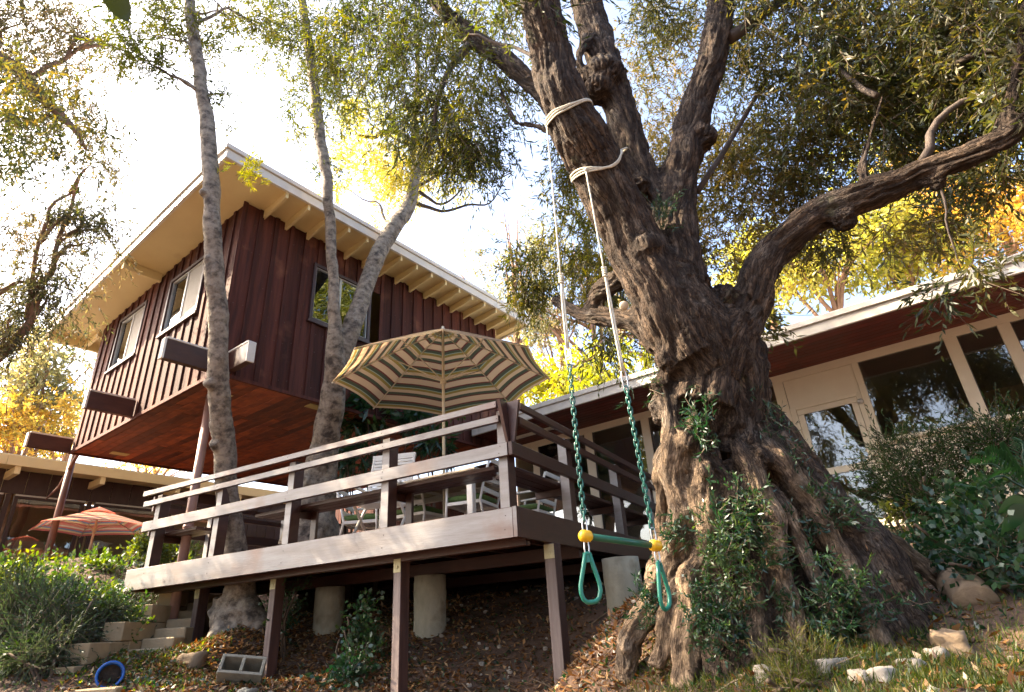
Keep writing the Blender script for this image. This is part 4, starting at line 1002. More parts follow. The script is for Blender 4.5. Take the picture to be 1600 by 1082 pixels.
# left one, in front of the upper house
small_tree('slender_tree', 'tall pale barked tree with leafy top rising in front of the upper house corner',
    [[(368, 1010, 8.8, 82.6), (372, 960, 8.8, 65.4), (370, 890, 8.7, 39.6), (362, 820, 8.55, 34.4), (352, 735, 8.35, 32.7), (345, 640, 8.0, 34.4), (343, 560, 7.7, 31.0), (340, 470, 7.5, 29.2), (333, 380, 7.3, 28.4), (330, 300, 7.2, 25.8), (326, 210, 7.2, 23.2), (318, 150, 7.2, 20.6), (307, 80, 7.2, 18.9), (296, 0, 7.2, 17.2), (288, -80, 7.2, 16), (280, -200, 7.2, 10)],
     [(366, 975, 8.7, 63.6), (350, 990, 8.6, 34.4), (330, 1000, 8.5, 17.2)], [(380, 955, 8.7, 51.6), (398, 970, 8.6, 39.6), (405, 998, 8.5, 20.6)], [(352, 935, 8.8, 37.8), (338, 985, 8.8, 27.5)],
     [(346, 703, 8.2, 20.6), (334, 692, 8.1, 16.3)], [(332, 602, 7.8, 18.9), (322, 596, 7.75, 15.5)], [(330, 410, 7.35, 17.2), (320, 405, 7.3, 13.8)], [(322, 300, 7.2, 17.2), (316, 305, 7.2, 12.0)]],
    [blob(300, 30, 7.4, 130, 110, 190), blob(230, 50, 7.4, 120, 80, 120), blob(265, 110, 7.4, 60, 60, 45), blob(210, 80, 7.4, 60, 60, 50), blob(355, 150, 7.4, 26, 90, 26), blob(400, 40, 7.4, 60, 80, 60), blob(290, -70, 7.4, 300, 110, 240), blob(360, 20, 7.4, 60, 60, 40)],
    'willow', MT['bark_pale'], 200, L=.085, Wd=.022, kw=dict(remesh=True, amp=.02, knots=14), r0=.03)
# the forked pair growing by the deck
small_tree('forked_tree', 'pale forked tree whose two stems part in front of the upper house window',
    [[(480, 850, 9.4, 86.0), (492, 780, 9.3, 65.4), (500, 735, 9.2, 51.6), (510, 680, 9.0, 40.4), (520, 620, 8.7, 37.8), (524, 570, 8.4, 32.7), (524, 520, 8.25, 22.4), (523, 450, 8.15, 17.2), (519, 380, 8.1, 16.3), (512, 300, 8.0, 17.2), (505, 250, 8, 18.1), (496, 190, 8, 17.2), (488, 120, 8, 15.5), (478, 50, 8, 13.8), (468, -30, 8, 12), (455, -150, 8, 8)],
     [(520, 620, 8.7, 29.2), (540, 540, 8.4, 30.1), (560, 480, 8.5, 28.4), (585, 410, 8.65, 25.8), (615, 355, 8.9, 24.1), (640, 320, 9.1, 20.6), (650, 270, 9.2, 14.6), (660, 230, 9.3, 11.2), (680, 205, 9.3, 6.9)],
     [(648, 300, 9.2, 9.5), (646, 230, 9.4, 9.5), (650, 150, 9.6, 7.7), (655, 60, 9.6, 6.0)],
     [(500, 735, 9.2, 46.4), (480, 780, 9.2, 37.8), (468, 850, 9.2, 31.0)]],
    [blob(570, 240, 9.6, 90, 80, 200, .35), blob(610, 280, 9.5, 100, 100, 240, .35), blob(690, 260, 9.5, 120, 90, 240, .4), blob(600, 330, 9.5, 40, 80, 60, .4), blob(650, 200, 9.3, 130, 70, 260, .2), blob(560, 180, 9.2, 80, 90, 150, .3),
     blob(525, 290, 9.2, 30, 80, 40, .3), blob(740, 250, 9.3, 70, 50, 50, .2), blob(700, 220, 9.6, 90, 60, 130, .3)],
    'yellow', MT['bark_pale'], 300, L=.085, Wd=.024, kw=dict(remesh=True, amp=.02, knots=18), r0=.028)
# bare curving twigs right of it
c2 = [blob(500, 170, 8, 70, 120, 150), blob(540, 130, 8.3, 70, 90, 120), blob(480, 60, 8, 130, 110, 330), blob(430, 60, 8, 70, 110, 130), blob(545, 60, 8, 110, 130, 280), blob(450, -40, 8, 200, 90, 260), blob(465, 180, 8, 40, 60, 36), blob(520, 260, 8.2, 40, 50, 36), blob(590, 100, 8.6, 80, 100, 140)]
leaves('crown', c2, LF['willow'], L=.085, Wd=.022, per=11, twig=.28, droop=.3, seed=333, parent=bpy.data.objects['forked_tree'])
tb = MB()
for l in ([(650, 318, 9.3, 7), (690, 330, 9.3, 4.5), (730, 320, 9.3, 3.5), (765, 318, 9.3, 2.5), (790, 280, 9.3, 1.5)], [(655, 300, 9.3, 6), (682, 318, 9.3, 4), (705, 312, 9.3, 3), (725, 292, 9.3, 2)],
          [(655, 290, 9.3, 5), (700, 270, 9.3, 3.5), (760, 285, 9.3, 2.5), (800, 270, 9.3, 1.5)], [(640, 215, 9.4, 7), (600, 205, 9.4, 6), (585, 215, 9.4, 5.5), (560, 212, 9.4, 5)], [(664, 272, 9.3, 5), (690, 268, 9.3, 4.5), (692, 255, 9.3, 3)]):
    P, R = px_limb(l); Q = wob(P, .02, 5, 4); tb.tube(Q, lerp_r_pts(R, len(P), 4), 6)
ft = bpy.data.objects['forked_tree']; tag(tb.build('twig', MT['bark_limb'], ft, True), kind='stuff')
shoot(376, 275, 7.1, 60, 56, 34, 'bright yellow green sprig against the cream eave of the upper house', mat='bright', L=.09, Wd=.02, twig=.16, name='leafy_sprig')
shoot(366, 360, 8.7, 20, 90, 5, 'orange leafed twig below the bright sprig at the house corner', mat='gold', L=.07, Wd=.02, per=5, name='leafy_sprig', twigs=True) if False else None

# ================================================================== GUM TREE, upper left
small_tree('gum_tree', 'large gum tree with drooping brownish leaves filling the left edge of the view',
    [[(-160, 1000, 10.8, 90), (-140, 760, 10.8, 80), (-120, 500, 10.64, 66), (-80, 250, 10.4, 56), (-40, 60, 10.4, 44), (-20, -150, 10.4, 30)],
     [(-60, 60, 10.4, 30), (0, 92, 10.08, 22), (35, 120, 9.92, 20), (80, 165, 9.76, 16), (120, 205, 9.6, 8), (135, 235, 9.6, 4)],
     [(35, 118, 9.92, 10), (70, 105, 9.84, 8), (110, 92, 9.76, 6), (150, 60, 9.6, 4)],
     [(-120, 620, 10.64, 40), (-20, 570, 10.4, 18), (15, 540, 10.24, 14), (45, 490, 10.08, 11), (70, 440, 10.08, 9), (85, 395, 10.08, 7), (110, 330, 10.08, 6), (125, 280, 10.08, 4)],
     [(40, 500, 10.08, 7), (60, 400, 10.08, 6), (80, 330, 10.08, 5), (130, 300, 10.08, 3)], [(-60, 480, 10.4, 18), (0, 455, 10.24, 8), (40, 440, 10.16, 5), (90, 450, 10.08, 3)]],
    [blob(40, 30, 10.08, 150, 110, 375, .1), blob(30, 120, 10.08, 120, 110, 262), blob(120, 60, 9.92, 110, 120, 225), blob(110, 190, 9.76, 100, 110, 162, .15), blob(20, 210, 10.08, 80, 120, 137), blob(60, 170, 9.92, 70, 60, 112),
     blob(170, 70, 9.92, 60, 80, 75), blob(140, 260, 9.92, 70, 90, 75, .15), blob(130, 330, 10.08, 120, 70, 112, .1), blob(50, 410, 10.08, 120, 120, 237, .1), blob(140, 380, 10.08, 80, 100, 112, .1), blob(80, 460, 10.08, 100, 90, 137), blob(20, 500, 10.24, 90, 90, 137), blob(90, 330, 10.08, 60, 50, 50),
     blob(90, -30, 9.92, 260, 80, 300)],
    'euc', MT['redtwig'], 400, L=.09, Wd=.022, per=10, twig=.34, droop=.7, kw=dict(amp=.06), r0=.04)

# ================================================================== TREES BEHIND
def far_tree(x, y, D, wpx, hpx, n, mat, label, seed, bias=0, parts=4, L=.14, Wd=.06, yb=None, group='trees behind the houses', extra=(), droop=.3, trunkw=16, bark='redtwig'):
    yb = yb or y+hpx*.9
    rr = np.random.default_rng(seed); cr = []
    for k in range(parts):
        dx, dy = rr.normal(size=2)*.25
        cr.append(blob(x+dx*wpx, y+dy*hpx, D+rr.normal()*.5, wpx*.62, hpx*.62, n/parts, bias))
    base = at(x, yb, D); g = gz1(base[0], base[1]); top = at(x, y-hpx*.15, D)
    t = thing('background_tree', A(base[0], base[1], g), label, 'tree', group)
    mb = MB(); r = trunkw/2*zdep(top)/FPX
    Q = wob([A(base[0]+.2, base[1], g-.3), (A(base[0], base[1], g)+top)/2+A(.2, 0, 0), top], .15, seed, 6); bark_tube(mb, Q, lerp_r([r, r*.7, r*.3], len(Q)), 8, .08, seed)
    for c, rad, *_ in cr:
        j = rr.integers(len(Q)//2, len(Q)-1); s = Q[j]
        P2 = wob([s, (s+c)/2+A(0, 0, .2), c+norm(c-s)*rad[0]*.4], .12, seed+3, 4); mb.tube(P2, lerp_r([r*.45, r*.1], len(P2)), 6)
        for _ in range(3):
            e = c+rr.normal(size=3)*rad*.7; P3 = wob([P2[len(P2)//2], e], .1, seed+5, 4); mb.tube(P3, lerp_r([r*.2, r*.05], len(P3)), 5)
    mb.build('trunk', MT[bark], t, True)
    leaves('crown', cr, LF[mat], L=L, Wd=Wd, per=12, twig=.5, droop=droop, seed=seed, parent=t, clump=.34)
    return t
far_tree(875, 575, 15.5, 160, 110, 520, 'bright', 'brilliant yellow leafed bush just behind the striped parasol', 501, parts=5, L=.13, Wd=.07)
far_tree(1005, 560, 16, 70, 60, 60, 'bright', 'small yellow bush showing between the swing rope and the big trunk', 502, parts=2, L=.13, Wd=.07)
far_tree(800, 440, 24, 150, 170, 420, 'pale', 'pale feathery gum tree rising beyond the roof corner of the upper house', 503, parts=6, L=.2, Wd=.06, droop=.6)
far_tree(920, 450, 23, 150, 150, 300, 'pale', 'hazy pale green tree between the swing ropes and the big trunk', 515, parts=5, L=.2, Wd=.06, droop=.5)
far_tree(960, 520, 21, 110, 90, 130, 'pale', 'low pale tree crown just left of the big trunk', 516, parts=3, L=.2, Wd=.06)
far_tree(870, 510, 25, 90, 80, 120, 'pale', 'pale green tree crown low beyond the parasol and swing ropes', 504, parts=3, L=.2, Wd=.06)
far_tree(1280, 430, 14, 190, 150, 620, 'yellow', 'yellow green tree behind the low roof just right of the trunk', 505, parts=6, bias=.2)
far_tree(1400, 400, 15, 160, 130, 480, 'yellow', 'leafy yellow green tree behind the low roof below the long bough', 506, parts=5, bias=.1)
far_tree(1540, 330, 16, 220, 160, 800, 'gold', 'golden orange tree behind the low roof at the right edge', 507, parts=6, bias=.2)
far_tree(1440, 300, 18, 150, 110, 260, 'gold', 'thin golden tree top seen under the long bough', 508, parts=4)
far_tree(1190, 440, 15, 90, 100, 160, 'yellow', 'yellow tree crown in the crook of the right bough', 509, parts=3)
far_tree(50, 600, 19, 170, 150, 420, 'pale', 'pale olive tree behind the upper house on the left', 510, parts=6, L=.16, Wd=.05, bias=-.1)
far_tree(110, 680, 21, 160, 100, 240, 'gold', 'tangled golden tree over the lower wing roof', 511, parts=5, L=.16, Wd=.05, bias=-.1)
far_tree(15, 690, 18, 120, 120, 240, 'gold', 'yellow green tree at the left edge over the lower wing', 512, parts=4)
far_tree(240, 735, 22, 200, 30, 90, 'gold', 'thin golden foliage seen through the gap under the upper house', 513, parts=4, L=.14, Wd=.04)
far_tree(60, 540, 19, 120, 60, 90, 'pale', 'olive green tree top under the left eave corner', 514, parts=3)

# trees standing behind and beside the viewer: seen in the windows, and they shade the slope
def near_tree(x, y, h, r, n, label, seed, mat='olive', L=.30, Wd=.12):
    g = gz1(x, y); t = thing('garden_tree', (x, y, g), label, 'tree', 'trees standing around the lawn')
    mb = MB(); Q = wob([A(x, y, g-.2), A(x+.3, y, g+h*.45), A(x, y+.2, g+h)], .1, seed, 6); bark_tube(mb, Q, lerp_r([.28, .2, .08], len(Q)), 10, .1, seed); mb.build('trunk', MT['bark_limb'], t, True)
    rr = np.random.default_rng(seed); cr = [(A(x, y, g+h)+rr.normal(size=3)*A(r*.55, r*.55, r*.35), A(r*.5, r*.5, r*.4), n/7) for _ in range(7)]
    leaves('crown', cr, LF[mat], L=L, Wd=Wd, per=9, twig=.9 if L > .2 else .35, droop=.3, seed=seed, parent=t, twigs=False)
leaves('crown', [(A(-8.7, 7.5, 6.1), A(1.3, 1.2, .9), 420), (A(-8.0, 6.2, 5.6), A(1.0, 1.0, .7), 200)], LF['euc'], L=.09, Wd=.022, per=10, twig=.34, droop=.6, seed=611, parent=bpy.data.objects['gum_tree'])  # extra gum foliage out of view, added to shade the deck front
near_tree(14.5, 8.5, 12, 4.0, 1500, 'tall yellow tree on the slope beyond the right edge', 607, mat='yellow')
near_tree(-13, -2, 7, 4.0, 1100, 'broad tree on the lawn to the left', 601)
near_tree(-7, -11, 8, 4.2, 1000, 'broad tree behind the viewer on the left', 602)
near_tree(3, -12, 8, 4.5, 1000, 'broad tree straight behind the viewer', 603)
near_tree(11, -5, 7, 4.5, 1200, 'broad tree behind the viewer on the right', 604)
near_tree(-8.4, 3.5, 7.4, 2.0, 3200, 'tall added shade tree beyond the left edge', 606, L=.09, Wd=.028)  # added off to the left to keep sun off the lower right grass

# ================================================================== SHRUBS AND GROUND COVER
def shrub(px, py, D, wpx, hpx, n, label, mat='shrub', L=.07, Wd=.035, per=8, twig=.2, droop=-.2, name='shrub', cat='shrub', parts=1, bias=0., dep=None, seed=None, stem=True, spread=.8, group=None):
    sd_ = seed or int(px*3+py); rr = np.random.default_rng(sd_)
    bl = [blob(px, py, D, wpx, hpx, n, bias, dep)] if parts == 1 else [blob(px+rr.normal()*.25*wpx, py+rr.normal()*.2*hpx, D+rr.normal()*.15, wpx*.6, hpx*.6, n/parts, bias, dep) for _ in range(parts)]
    c = at(px, py, D); g = gz1(c[0], c[1]); z0 = min(g, c[2]-.1)
    t = thing(name, A(c[0], c[1], z0), label, cat, group)
    leaves('foliage', bl, LF[mat], L=L, Wd=Wd, per=per, twig=twig, droop=droop, seed=sd_, parent=t, spread=spread)
    if stem:
        mb = MB()
        for k in range(6):
            b_ = bl[k % len(bl)]; e = b_[0]+rr.normal(size=3)*b_[1]*.5
            mb.tube(wob([A(c[0], c[1], z0-.1)+rr.normal(size=3)*.04, (A(c[0], c[1], z0)+e)/2+rr.normal(size=3)*.05, e], .03, sd_+k, 3), .012, 5)
        tag(mb.build('stem', MT['twig'], t, True), kind='stuff')
    return t
shrub(40, 920, 10.5, 110, 70, 330, 'leafy green shrub at the left edge below the dark windows', parts=3, bias=.05)
shrub(150, 915, 11.5, 150, 80, 520, 'round glossy green shrub in front of the orange parasol', parts=4, bias=.05)
shrub(222, 868, 12.2, 70, 55, 220, 'bright yellow green shrub beside the left end of the deck', mat='shrub', parts=3, bias=.3)
shrub(265, 860, 12.5, 50, 50, 70, 'sunlit shrub seen through the left deck railing', parts=2, bias=.4)
shrub(130, 960, 9.9, 150, 110, 480, 'dark green shrub below the orange parasol shrub', mat='shrub', parts=4, bias=-.1)
shrub(185, 950, 10.3, 120, 80, 330, 'grey green rosemary bush spilling over the tan block wall', mat='rosemary', L=.05, Wd=.010, per=16, twig=.32, droop=-.6, parts=4, spread=.35)
shrub(30, 990, 8.8, 90, 110, 320, 'tall grey green rosemary bush in the lower left corner', mat='rosemary', L=.05, Wd=.011, per=16, twig=.34, droop=-.7, parts=4, spread=.35)
shrub(90, 1020, 8.3, 120, 110, 300, 'dark bush in the lower left corner above the wall foot', mat='rosemary', L=.045, Wd=.012, per=14, twig=.28, droop=-.4, parts=3, bias=-.35, spread=.4)
shrub(20, 1055, 8.0, 90, 60, 130, 'low dark ground shrub in the bottom left corner', mat='darkshrub', parts=2)
shrub(310, 905, 11.0, 70, 60, 90, 'small shrub between the timber posts above the steps', parts=2, bias=.1)
shrub(140, 950, 8.9, 120, 70, 420, 'rounded green leafed bush above the middle of the block wall', bias=-.02, parts=4, L=.055, Wd=.028)
shrub(75, 1035, 7.6, 110, 60, 240, 'rosemary bush in front of the low end of the block wall', mat='rosemary', L=.05, Wd=.010, per=16, twig=.28, droop=.1, parts=4, spread=.35)
shrub(185, 970, 8.6, 60, 40, 140, 'silvery rosemary mound above the middle of the block wall', mat='rosemary', L=.05, Wd=.010, per=16, twig=.28, droop=.1, parts=3, spread=.35, bias=.15)
shrub(120, 1005, 8.1, 90, 60, 220, 'dark green bush hanging over the lower block wall', mat='rosemary', L=.05, Wd=.010, per=16, twig=.28, droop=.3, parts=3, spread=.35, bias=-.1)
shrub(180, 1000, 9.0, 90, 40, 80, 'low creeping plant along the block wall top', mat='rosemary', L=.04, Wd=.01, per=12, parts=2, bias=-.2)
shrub(450, 945, 8.2, 36, 90, 70, 'small leafy bush beside the second deck post', mat='ivy', L=.05, Wd=.03, bias=-.1)
shrub(560, 1000, 7.2, 90, 70, 120, 'patch of green ivy on the slope left of the third post', mat='ivy', L=.055, Wd=.04, parts=3, per=6)
shrub(535, 1050, 6.9, 80, 60, 90, 'ivy leaves low on the slope at the bottom edge', mat='ivy', L=.055, Wd=.04, parts=2, per=6)
shrub(600, 660, 10.2, 140, 60, 130, 'big leafed dark plant standing behind the striped parasol', mat='ivy', L=.22, Wd=.07, per=7, twig=.3, parts=3, bias=.1)
shrub(560, 720, 10.2, 80, 90, 60, 'dark strappy plant behind the high backed chair', mat='ivy', L=.25, Wd=.05, per=6, twig=.3, droop=.2, parts=2)
shrub(690, 700, 10.4, 70, 60, 40, 'dark plant in the shade behind the parasol pole', mat='ivy', L=.25, Wd=.06, per=6, twig=.3, droop=.2, parts=2)
shrub(1460, 722, 7.0, 190, 85, 700, 'feathery dark green shrub covering the low part of the right windows', mat='darkshrub', L=.05, Wd=.011, per=14, twig=.25, parts=6, spread=.5, dep=.5)
shrub(1425, 775, 6.8, 90, 90, 260, 'lower part of feathery dark hedge beside the white door', mat='darkshrub', L=.05, Wd=.011, per=14, twig=.25, parts=3, spread=.5, dep=.4)
shrub(1570, 690, 7.0, 110, 80, 340, 'dark feathery bush at the right edge under the last window', mat='darkshrub', L=.05, Wd=.012, per=14, twig=.25, parts=3, spread=.5, dep=.4)
shrub(1480, 850, 6.0, 170, 110, 330, 'mass of rounded dark leaves right of the outer root', mat='ivy', L=.05, Wd=.035, per=7, parts=4, dep=.4, bias=-.1)
shrub(1570, 900, 5.2, 110, 140, 260, 'low dark leafy ground cover at the right edge', mat='ivy', L=.05, Wd=.035, per=7, parts=3, dep=.35, bias=-.2)
shrub(1530, 800, 6.2, 110, 90, 200, 'broad leafed green plant under the palm fronds', mat='ivy', L=.06, Wd=.045, per=7, parts=3, dep=.35, bias=.15)
shrub(1420, 800, 6.6, 40, 30, 40, 'sunlit small bush beside the foot of the door', mat='yellow', L=.05, Wd=.03)
shrub(1260, 1040, 3.75, 90, 60, 140, 'bright green feathery tuft in front of the roots', mat='grass', L=.035, Wd=.004, per=18, twig=.12, droop=-.5, bias=.25, dep=.09, spread=.6, name='feathery_tuft', cat='plant')
shrub(1245, 1065, 3.6, 120, 40, 110, 'low green feathery tuft at the bottom edge below the roots', mat='grass', L=.03, Wd=.004, per=16, twig=.10, droop=-.5, bias=.1, dep=.1, spread=.6, name='feathery_tuft', cat='plant')
# palm-like fronds at the right edge
pf = thing('sago_palm', at(1610, 790, 5.6), 'stiff green palm fronds at the right edge in front of the dark hedge', 'palm')
for k, (ex, ey, eD) in enumerate(((1515, 728, 5.3), (1540, 712, 5.5), (1570, 705, 5.6), (1600, 690, 5.7), (1530, 760, 5.1), (1640, 700, 5.6))):
    s = at(1612, 770, 5.6); e = at(ex, ey, eD); Q = wob([s, (s+e)/2+A(0, 0, .10), e], .01, 9+k, 8)
    mb = MB(); mb.tube(Q, lerp_r([.010, .003], len(Q)), 5); t_ = norm(e-s); sd_ = norm(np.cross(t_, UP))
    for j in range(2, len(Q)):
        for sg in (-1, 1):
            l = .17*(1-.4*j/len(Q)); d = norm(t_*.55+sd_*sg+UP*.25); wv = norm(np.cross(d, UP))*.011
            mb.add([Q[j]-t_*.008, Q[j]+d*l*.5+wv, Q[j]+d*l, Q[j]+d*l*.5-wv], [(0, 1, 2, 3)])
    mb.build('frond', LF['frond'], pf)
bl_ = thing('broadleaf_plant', at(1600, 850, 4.8), 'two big oval leaves at the right edge under the palm', 'plant')
for (sx, sy, ex, ey, wd) in ((1615, 795, 1560, 805, .055), (1615, 800, 1565, 838, .065), (1625, 830, 1590, 850, .05)):
    s = at(sx, sy, 4.8); e = at(ex, ey, 4.6); d = e-s; sd_ = norm(np.cross(d, CF)); mb = MB(); nn = 8; vs = []
    for i in range(nn+1):
        t = i/nn; ww = wd*math.sin(PI*min(t*1.02+.02, 1))**.8; c = s+d*t+A(0, 0, .03*math.sin(PI*t))
        vs += [c-sd_*ww+A(0, 0, .015), c, c+sd_*ww+A(0, 0, .015)]
    fs = []
    for i in range(nn): fs += [(i*3, i*3+1, i*3+4, i*3+3), (i*3+1, i*3+2, i*3+5, i*3+4)]
    mb.add(vs, fs); mb.build('leaf', LF['frond'], bl_, True)
# dark leaf close to the lens at the top
s = at(160, -40, 1.2); e = at(204, 36, 1.2); d = e-s; sd_ = norm(np.cross(d, CF)); mb = MB(); vs = []
for i in range(11):
    t = i/10; ww = .028*math.sin(PI*min(.03+t*.97, 1))**.6; vs += [s+d*t-sd_*ww+CF*-.006, s+d*t, s+d*t+sd_*ww+CF*-.006]
mb.add(vs, [q for i in range(10) for q in ((i*3, i*3+1, i*3+4, i*3+3), (i*3+1, i*3+2, i*3+5, i*3+4))])
tag(mb.build('hanging_leaf', LF['near'], None, True), 'single big dark leaf hanging into the top of the view', 'leaf')

# ------------------------------------------------------------------ litter, grass, stones
def scatter(name, label, pts, mat, L, Wd, seed, up=.2, bend=0, cat=None, tb=0.):
    r = np.random.default_rng(seed); n = len(pts); z = gz(pts[:, 0], pts[:, 1]); P = np.c_[pts, z+.004]
    d = norm(r.normal(size=(n, 3))*A(1, 1, .25)+A(0, 0, up)); s = norm(np.cross(d, r.normal(size=(n, 3))*.35+UP)); l = L*(.5+r.random((n, 1))); w_ = Wd*(.6+.8*r.random((n, 1)))
    V = np.stack([P, P+d*l*.5+s*w_*.5, P+d*l, P+d*l*.5-s*w_*.5], 1).reshape(-1, 3)
    return tag(raw_mesh(name, V, np.arange(len(V)).reshape(-1, 4), LF[mat], np.clip(r.random(n)+tb, 0, 1)), label, None, None, 'stuff')
def area(n, poly, seed, dens=None):
    """random ground points: poly is list of (px,py,D) hull centres with spread"""
    r = np.random.default_rng(seed); out = []
    for (x, y, D, sp, wgt) in poly:
        c = at(x, y, D)[:2]; out.append(c+r.normal(size=(int(n*wgt), 2))*sp)
    return np.concatenate(out)
allslope = [(500, 1040, 7.2, 1.0, .25), (750, 1000, 6.3, .9, .25), (330, 1040, 7.6, .9, .2), (940, 1040, 5.0, .5, .12), (1300, 1030, 4.0, .7, .12), (600, 960, 8, 1.0, .1)]
scatter('leaf_litter', 'dry brown leaves lying over the slope', area(26000, allslope, 1), 'litter', .06, .026, 1)
scatter('leaf_litter', 'thick drift of orange dry leaves around the pale tree foot', area(6000, [(420, 1020, 8.3, .45, .6), (360, 1050, 7.8, .5, .4)], 2), 'litter', .06, .028, 2, tb=.25)
scatter('ground_cover', 'tiny green seedlings dotted over the slope', area(5200, allslope+[(1250, 950, 4.6, .6, .2)], 3), 'ivy', .045, .022, 3, up=.7)
scatter('grass', 'rough grass along the bottom right of the view', area(15000, [(1400, 1070, 3.7, .45, .35), (1150, 1075, 3.9, .35, .25), (1560, 1060, 3.8, .45, .3), (1040, 1075, 4.2, .25, .1)], 4), 'grass', .055, .0045, 4, up=1.5)
scatter('grass', 'sparse green growth on the slope at the left', area(3000, [(230, 1060, 7.6, .5, .6), (250, 1020, 8.4, .4, .4)], 5), 'shrub', .05, .02, 5, up=.7)
def lumpy(mb, c, r, seed, sq=(1, 1, 1), n=3):
    bm = bmesh.new(); bmesh.ops.create_icosphere(bm, subdivisions=n, radius=1); V = np.array([v.co[:] for v in bm.verts]); F = [[v.index for v in f.verts] for f in bm.faces]; bm.free()
    V = V/np.maximum(np.abs(V).max(1, keepdims=True), .72)*.8
    V = V*(1+.22*fbm(V*1.6+seed*3.1, 3, seed)[:, None])*np.array(sq)*r
    th = seed*1.7; R = np.array([[math.cos(th), -math.sin(th), 0], [math.sin(th), math.cos(th), 0], [0, 0, 1]]); mb.add((V@R.T)+c, F)
def stone(px, py, D, wpx, label, seed, sq=(1, .8, .7), mat='rock', name='stone', cat='stone', group=None, sink=.15):
    c = onground(px, py+wpx*.25); r = wpx/2*zdep(c)/FPX; c = c+A(0, 0, r*sq[2]*.28); mb = MB(); lumpy(mb, c, r, seed, sq); return tag(mb.build(name, MT[mat], None, True), label, cat, group)
g_ = 'pale stones edging the tree roots'
stone(1198, 1052, 3.75, 44, 'pale jagged stone left of the feathery tuft', 1, (1, .8, .8), group=g_)
stone(1300, 1036, 3.95, 56, 'long pale stone just right of the feathery tuft', 2, (1.1, .7, .6), group=g_)
stone(1345, 1052, 3.85, 40, 'pale stone in the middle of the row at the roots', 3, (1, .7, .6), group=g_)
stone(1382, 1052, 3.85, 46, 'blocky pale stone with dark hollows at the roots', 4, (1, .8, .7), group=g_)
stone(1425, 1035, 4.0, 44, 'sunlit tan stone near the right end of the row', 5, (1.1, .7, .6), group=g_)
stone(1465, 1018, 4.1, 48, 'highest tan stone beside the hollow stump', 6, (1, .8, .6), group=g_)
stone(1340, 1022, 4.1, 20, 'small round stone above the pale stone row', 7, group=g_)
stone(1490, 1000, 4.3, 66, 'hollow grey stump at the foot of the right roots', 8, (1, .9, .8), 'log', 'stump', 'stump')
c = at(1510, 925, 5.0); mb = MB(); Q = wob([at(1495, 915, 5.2), at(1512, 925, 5.0), at(1528, 945, 4.85)], .01, 4, 5); bark_tube(mb, Q, [.12]*len(Q), 16, .05, 3); tag(mb.build('cut_log', MT['log'], None, True), 'short round log end lying right of the outer root', 'log')
stone(300, 1028, 8.0, 44, 'grey rock on the leaf drift between first and second posts', 9, (1, .8, .7), 'log', 'rock', 'rock')
stone(540, 832, 9, 1, 'x', 1) if False else None
r_ = np.random.default_rng(12); pb = MB()
for p_ in area(420, allslope, 6): lumpy(pb, A(p_[0], p_[1], gz1(*p_)+.004), .012+.02*r_.random()**2, int(r_.integers(99)), n=1)
tag(pb.build('pebbles', MT['rock'], None), 'small pale stones strewn over the slope', None, None, 'stuff')
sk = MB()
for k, p_ in enumerate(area(90, allslope, 8)):
    z = gz1(*p_)+.01; a_ = r_.random()*6.3; l = .1+.25*r_.random(); q = A(math.cos(a_), math.sin(a_), 0)*l
    e = A(p_[0]+q[0], p_[1]+q[1], gz1(p_[0]+q[0], p_[1]+q[1])+.012); sk.tube(wob([A(p_[0], p_[1], z), (A(p_[0], p_[1], z)+e)/2+A(0, 0, .015), e], .01, k, 2), .005, 5)
tag(sk.build('fallen_sticks', MT['log'], None), 'thin fallen sticks lying over the slope', None, None, 'stuff')

# cinder block and rubble at the second post, blue pot by the steps
def yawfr(c, yaw, tilt=0):
    u = dirv(yaw); v = A(-u[1], u[0], 0); wv = UP
    u2 = u*math.cos(tilt)+wv*math.sin(tilt); w2 = -u*math.sin(tilt)+wv*math.cos(tilt)
    return lambda a, b, z: np.asarray(c)+a*u2+b*v+z*w2
cc_ = onground(375, 1068, .10); w3 = norm(CAM-cc_+A(.2, 0, 5.5)); u3 = norm(np.cross(A(.35, -1, 0.1), w3)); v3 = np.cross(w3, u3)
FC = lambda a, b, z: cc_+a*u3+b*v3+z*w3; mb = MB()
for b0, b1 in ((-.10, -.07), (.07, .10)): mb.box(FC, -.2, .2, b0, b1, -.1, .1, .004)
for a0, a1 in ((-.2, -.17), (-.015, .015), (.17, .2)): mb.box(FC, a0, a1, -.07, .07, -.1, .1, .004)
tag(mb.build('cinder_block', MT['cinder'], None), 'grey hollow cinder block tilted on the slope by the second post', 'block')
stone(385, 1085, 6.8, 34, 'broken grey block lump below the cinder block', 10, (1, .8, .8), 'cinder', 'rubble', 'rubble')
pc = onground(168, 1074, .10); ax = norm(CAM-pc+A(0, 0, .6)); pot = thing('blue_pot', pc-ax*.1, 'bright blue glazed pot tipped on its side by the steps', 'pot')
mb = MB(); mb.lathe(pc, [(0, -.20), (.075, -.20), (.092, -.12), (.106, -.01), (.118, 0), (.118, .018), (.098, .018), (.092, -.03), (.083, -.1)], 28, ax); mb.build('pot_body', MT['blue'], pot, True)
mb = MB(); mb.lathe(pc-ax*.05, [(.092, 0), (.05, .01), (0, .015)], 20, ax); mb.build('soil', MT['soil'], pot, True)
bx('concrete_ledge', None, MT['paleconcrete'], yawfr(onground(150, 1079), .1), -.2, .25, -.15, .15, -.2, .02, .01)
tag(bpy.data.objects['concrete_ledge'], 'low pale concrete ledge under the blue pot at the bottom edge', 'ledge')
print('plants ready')

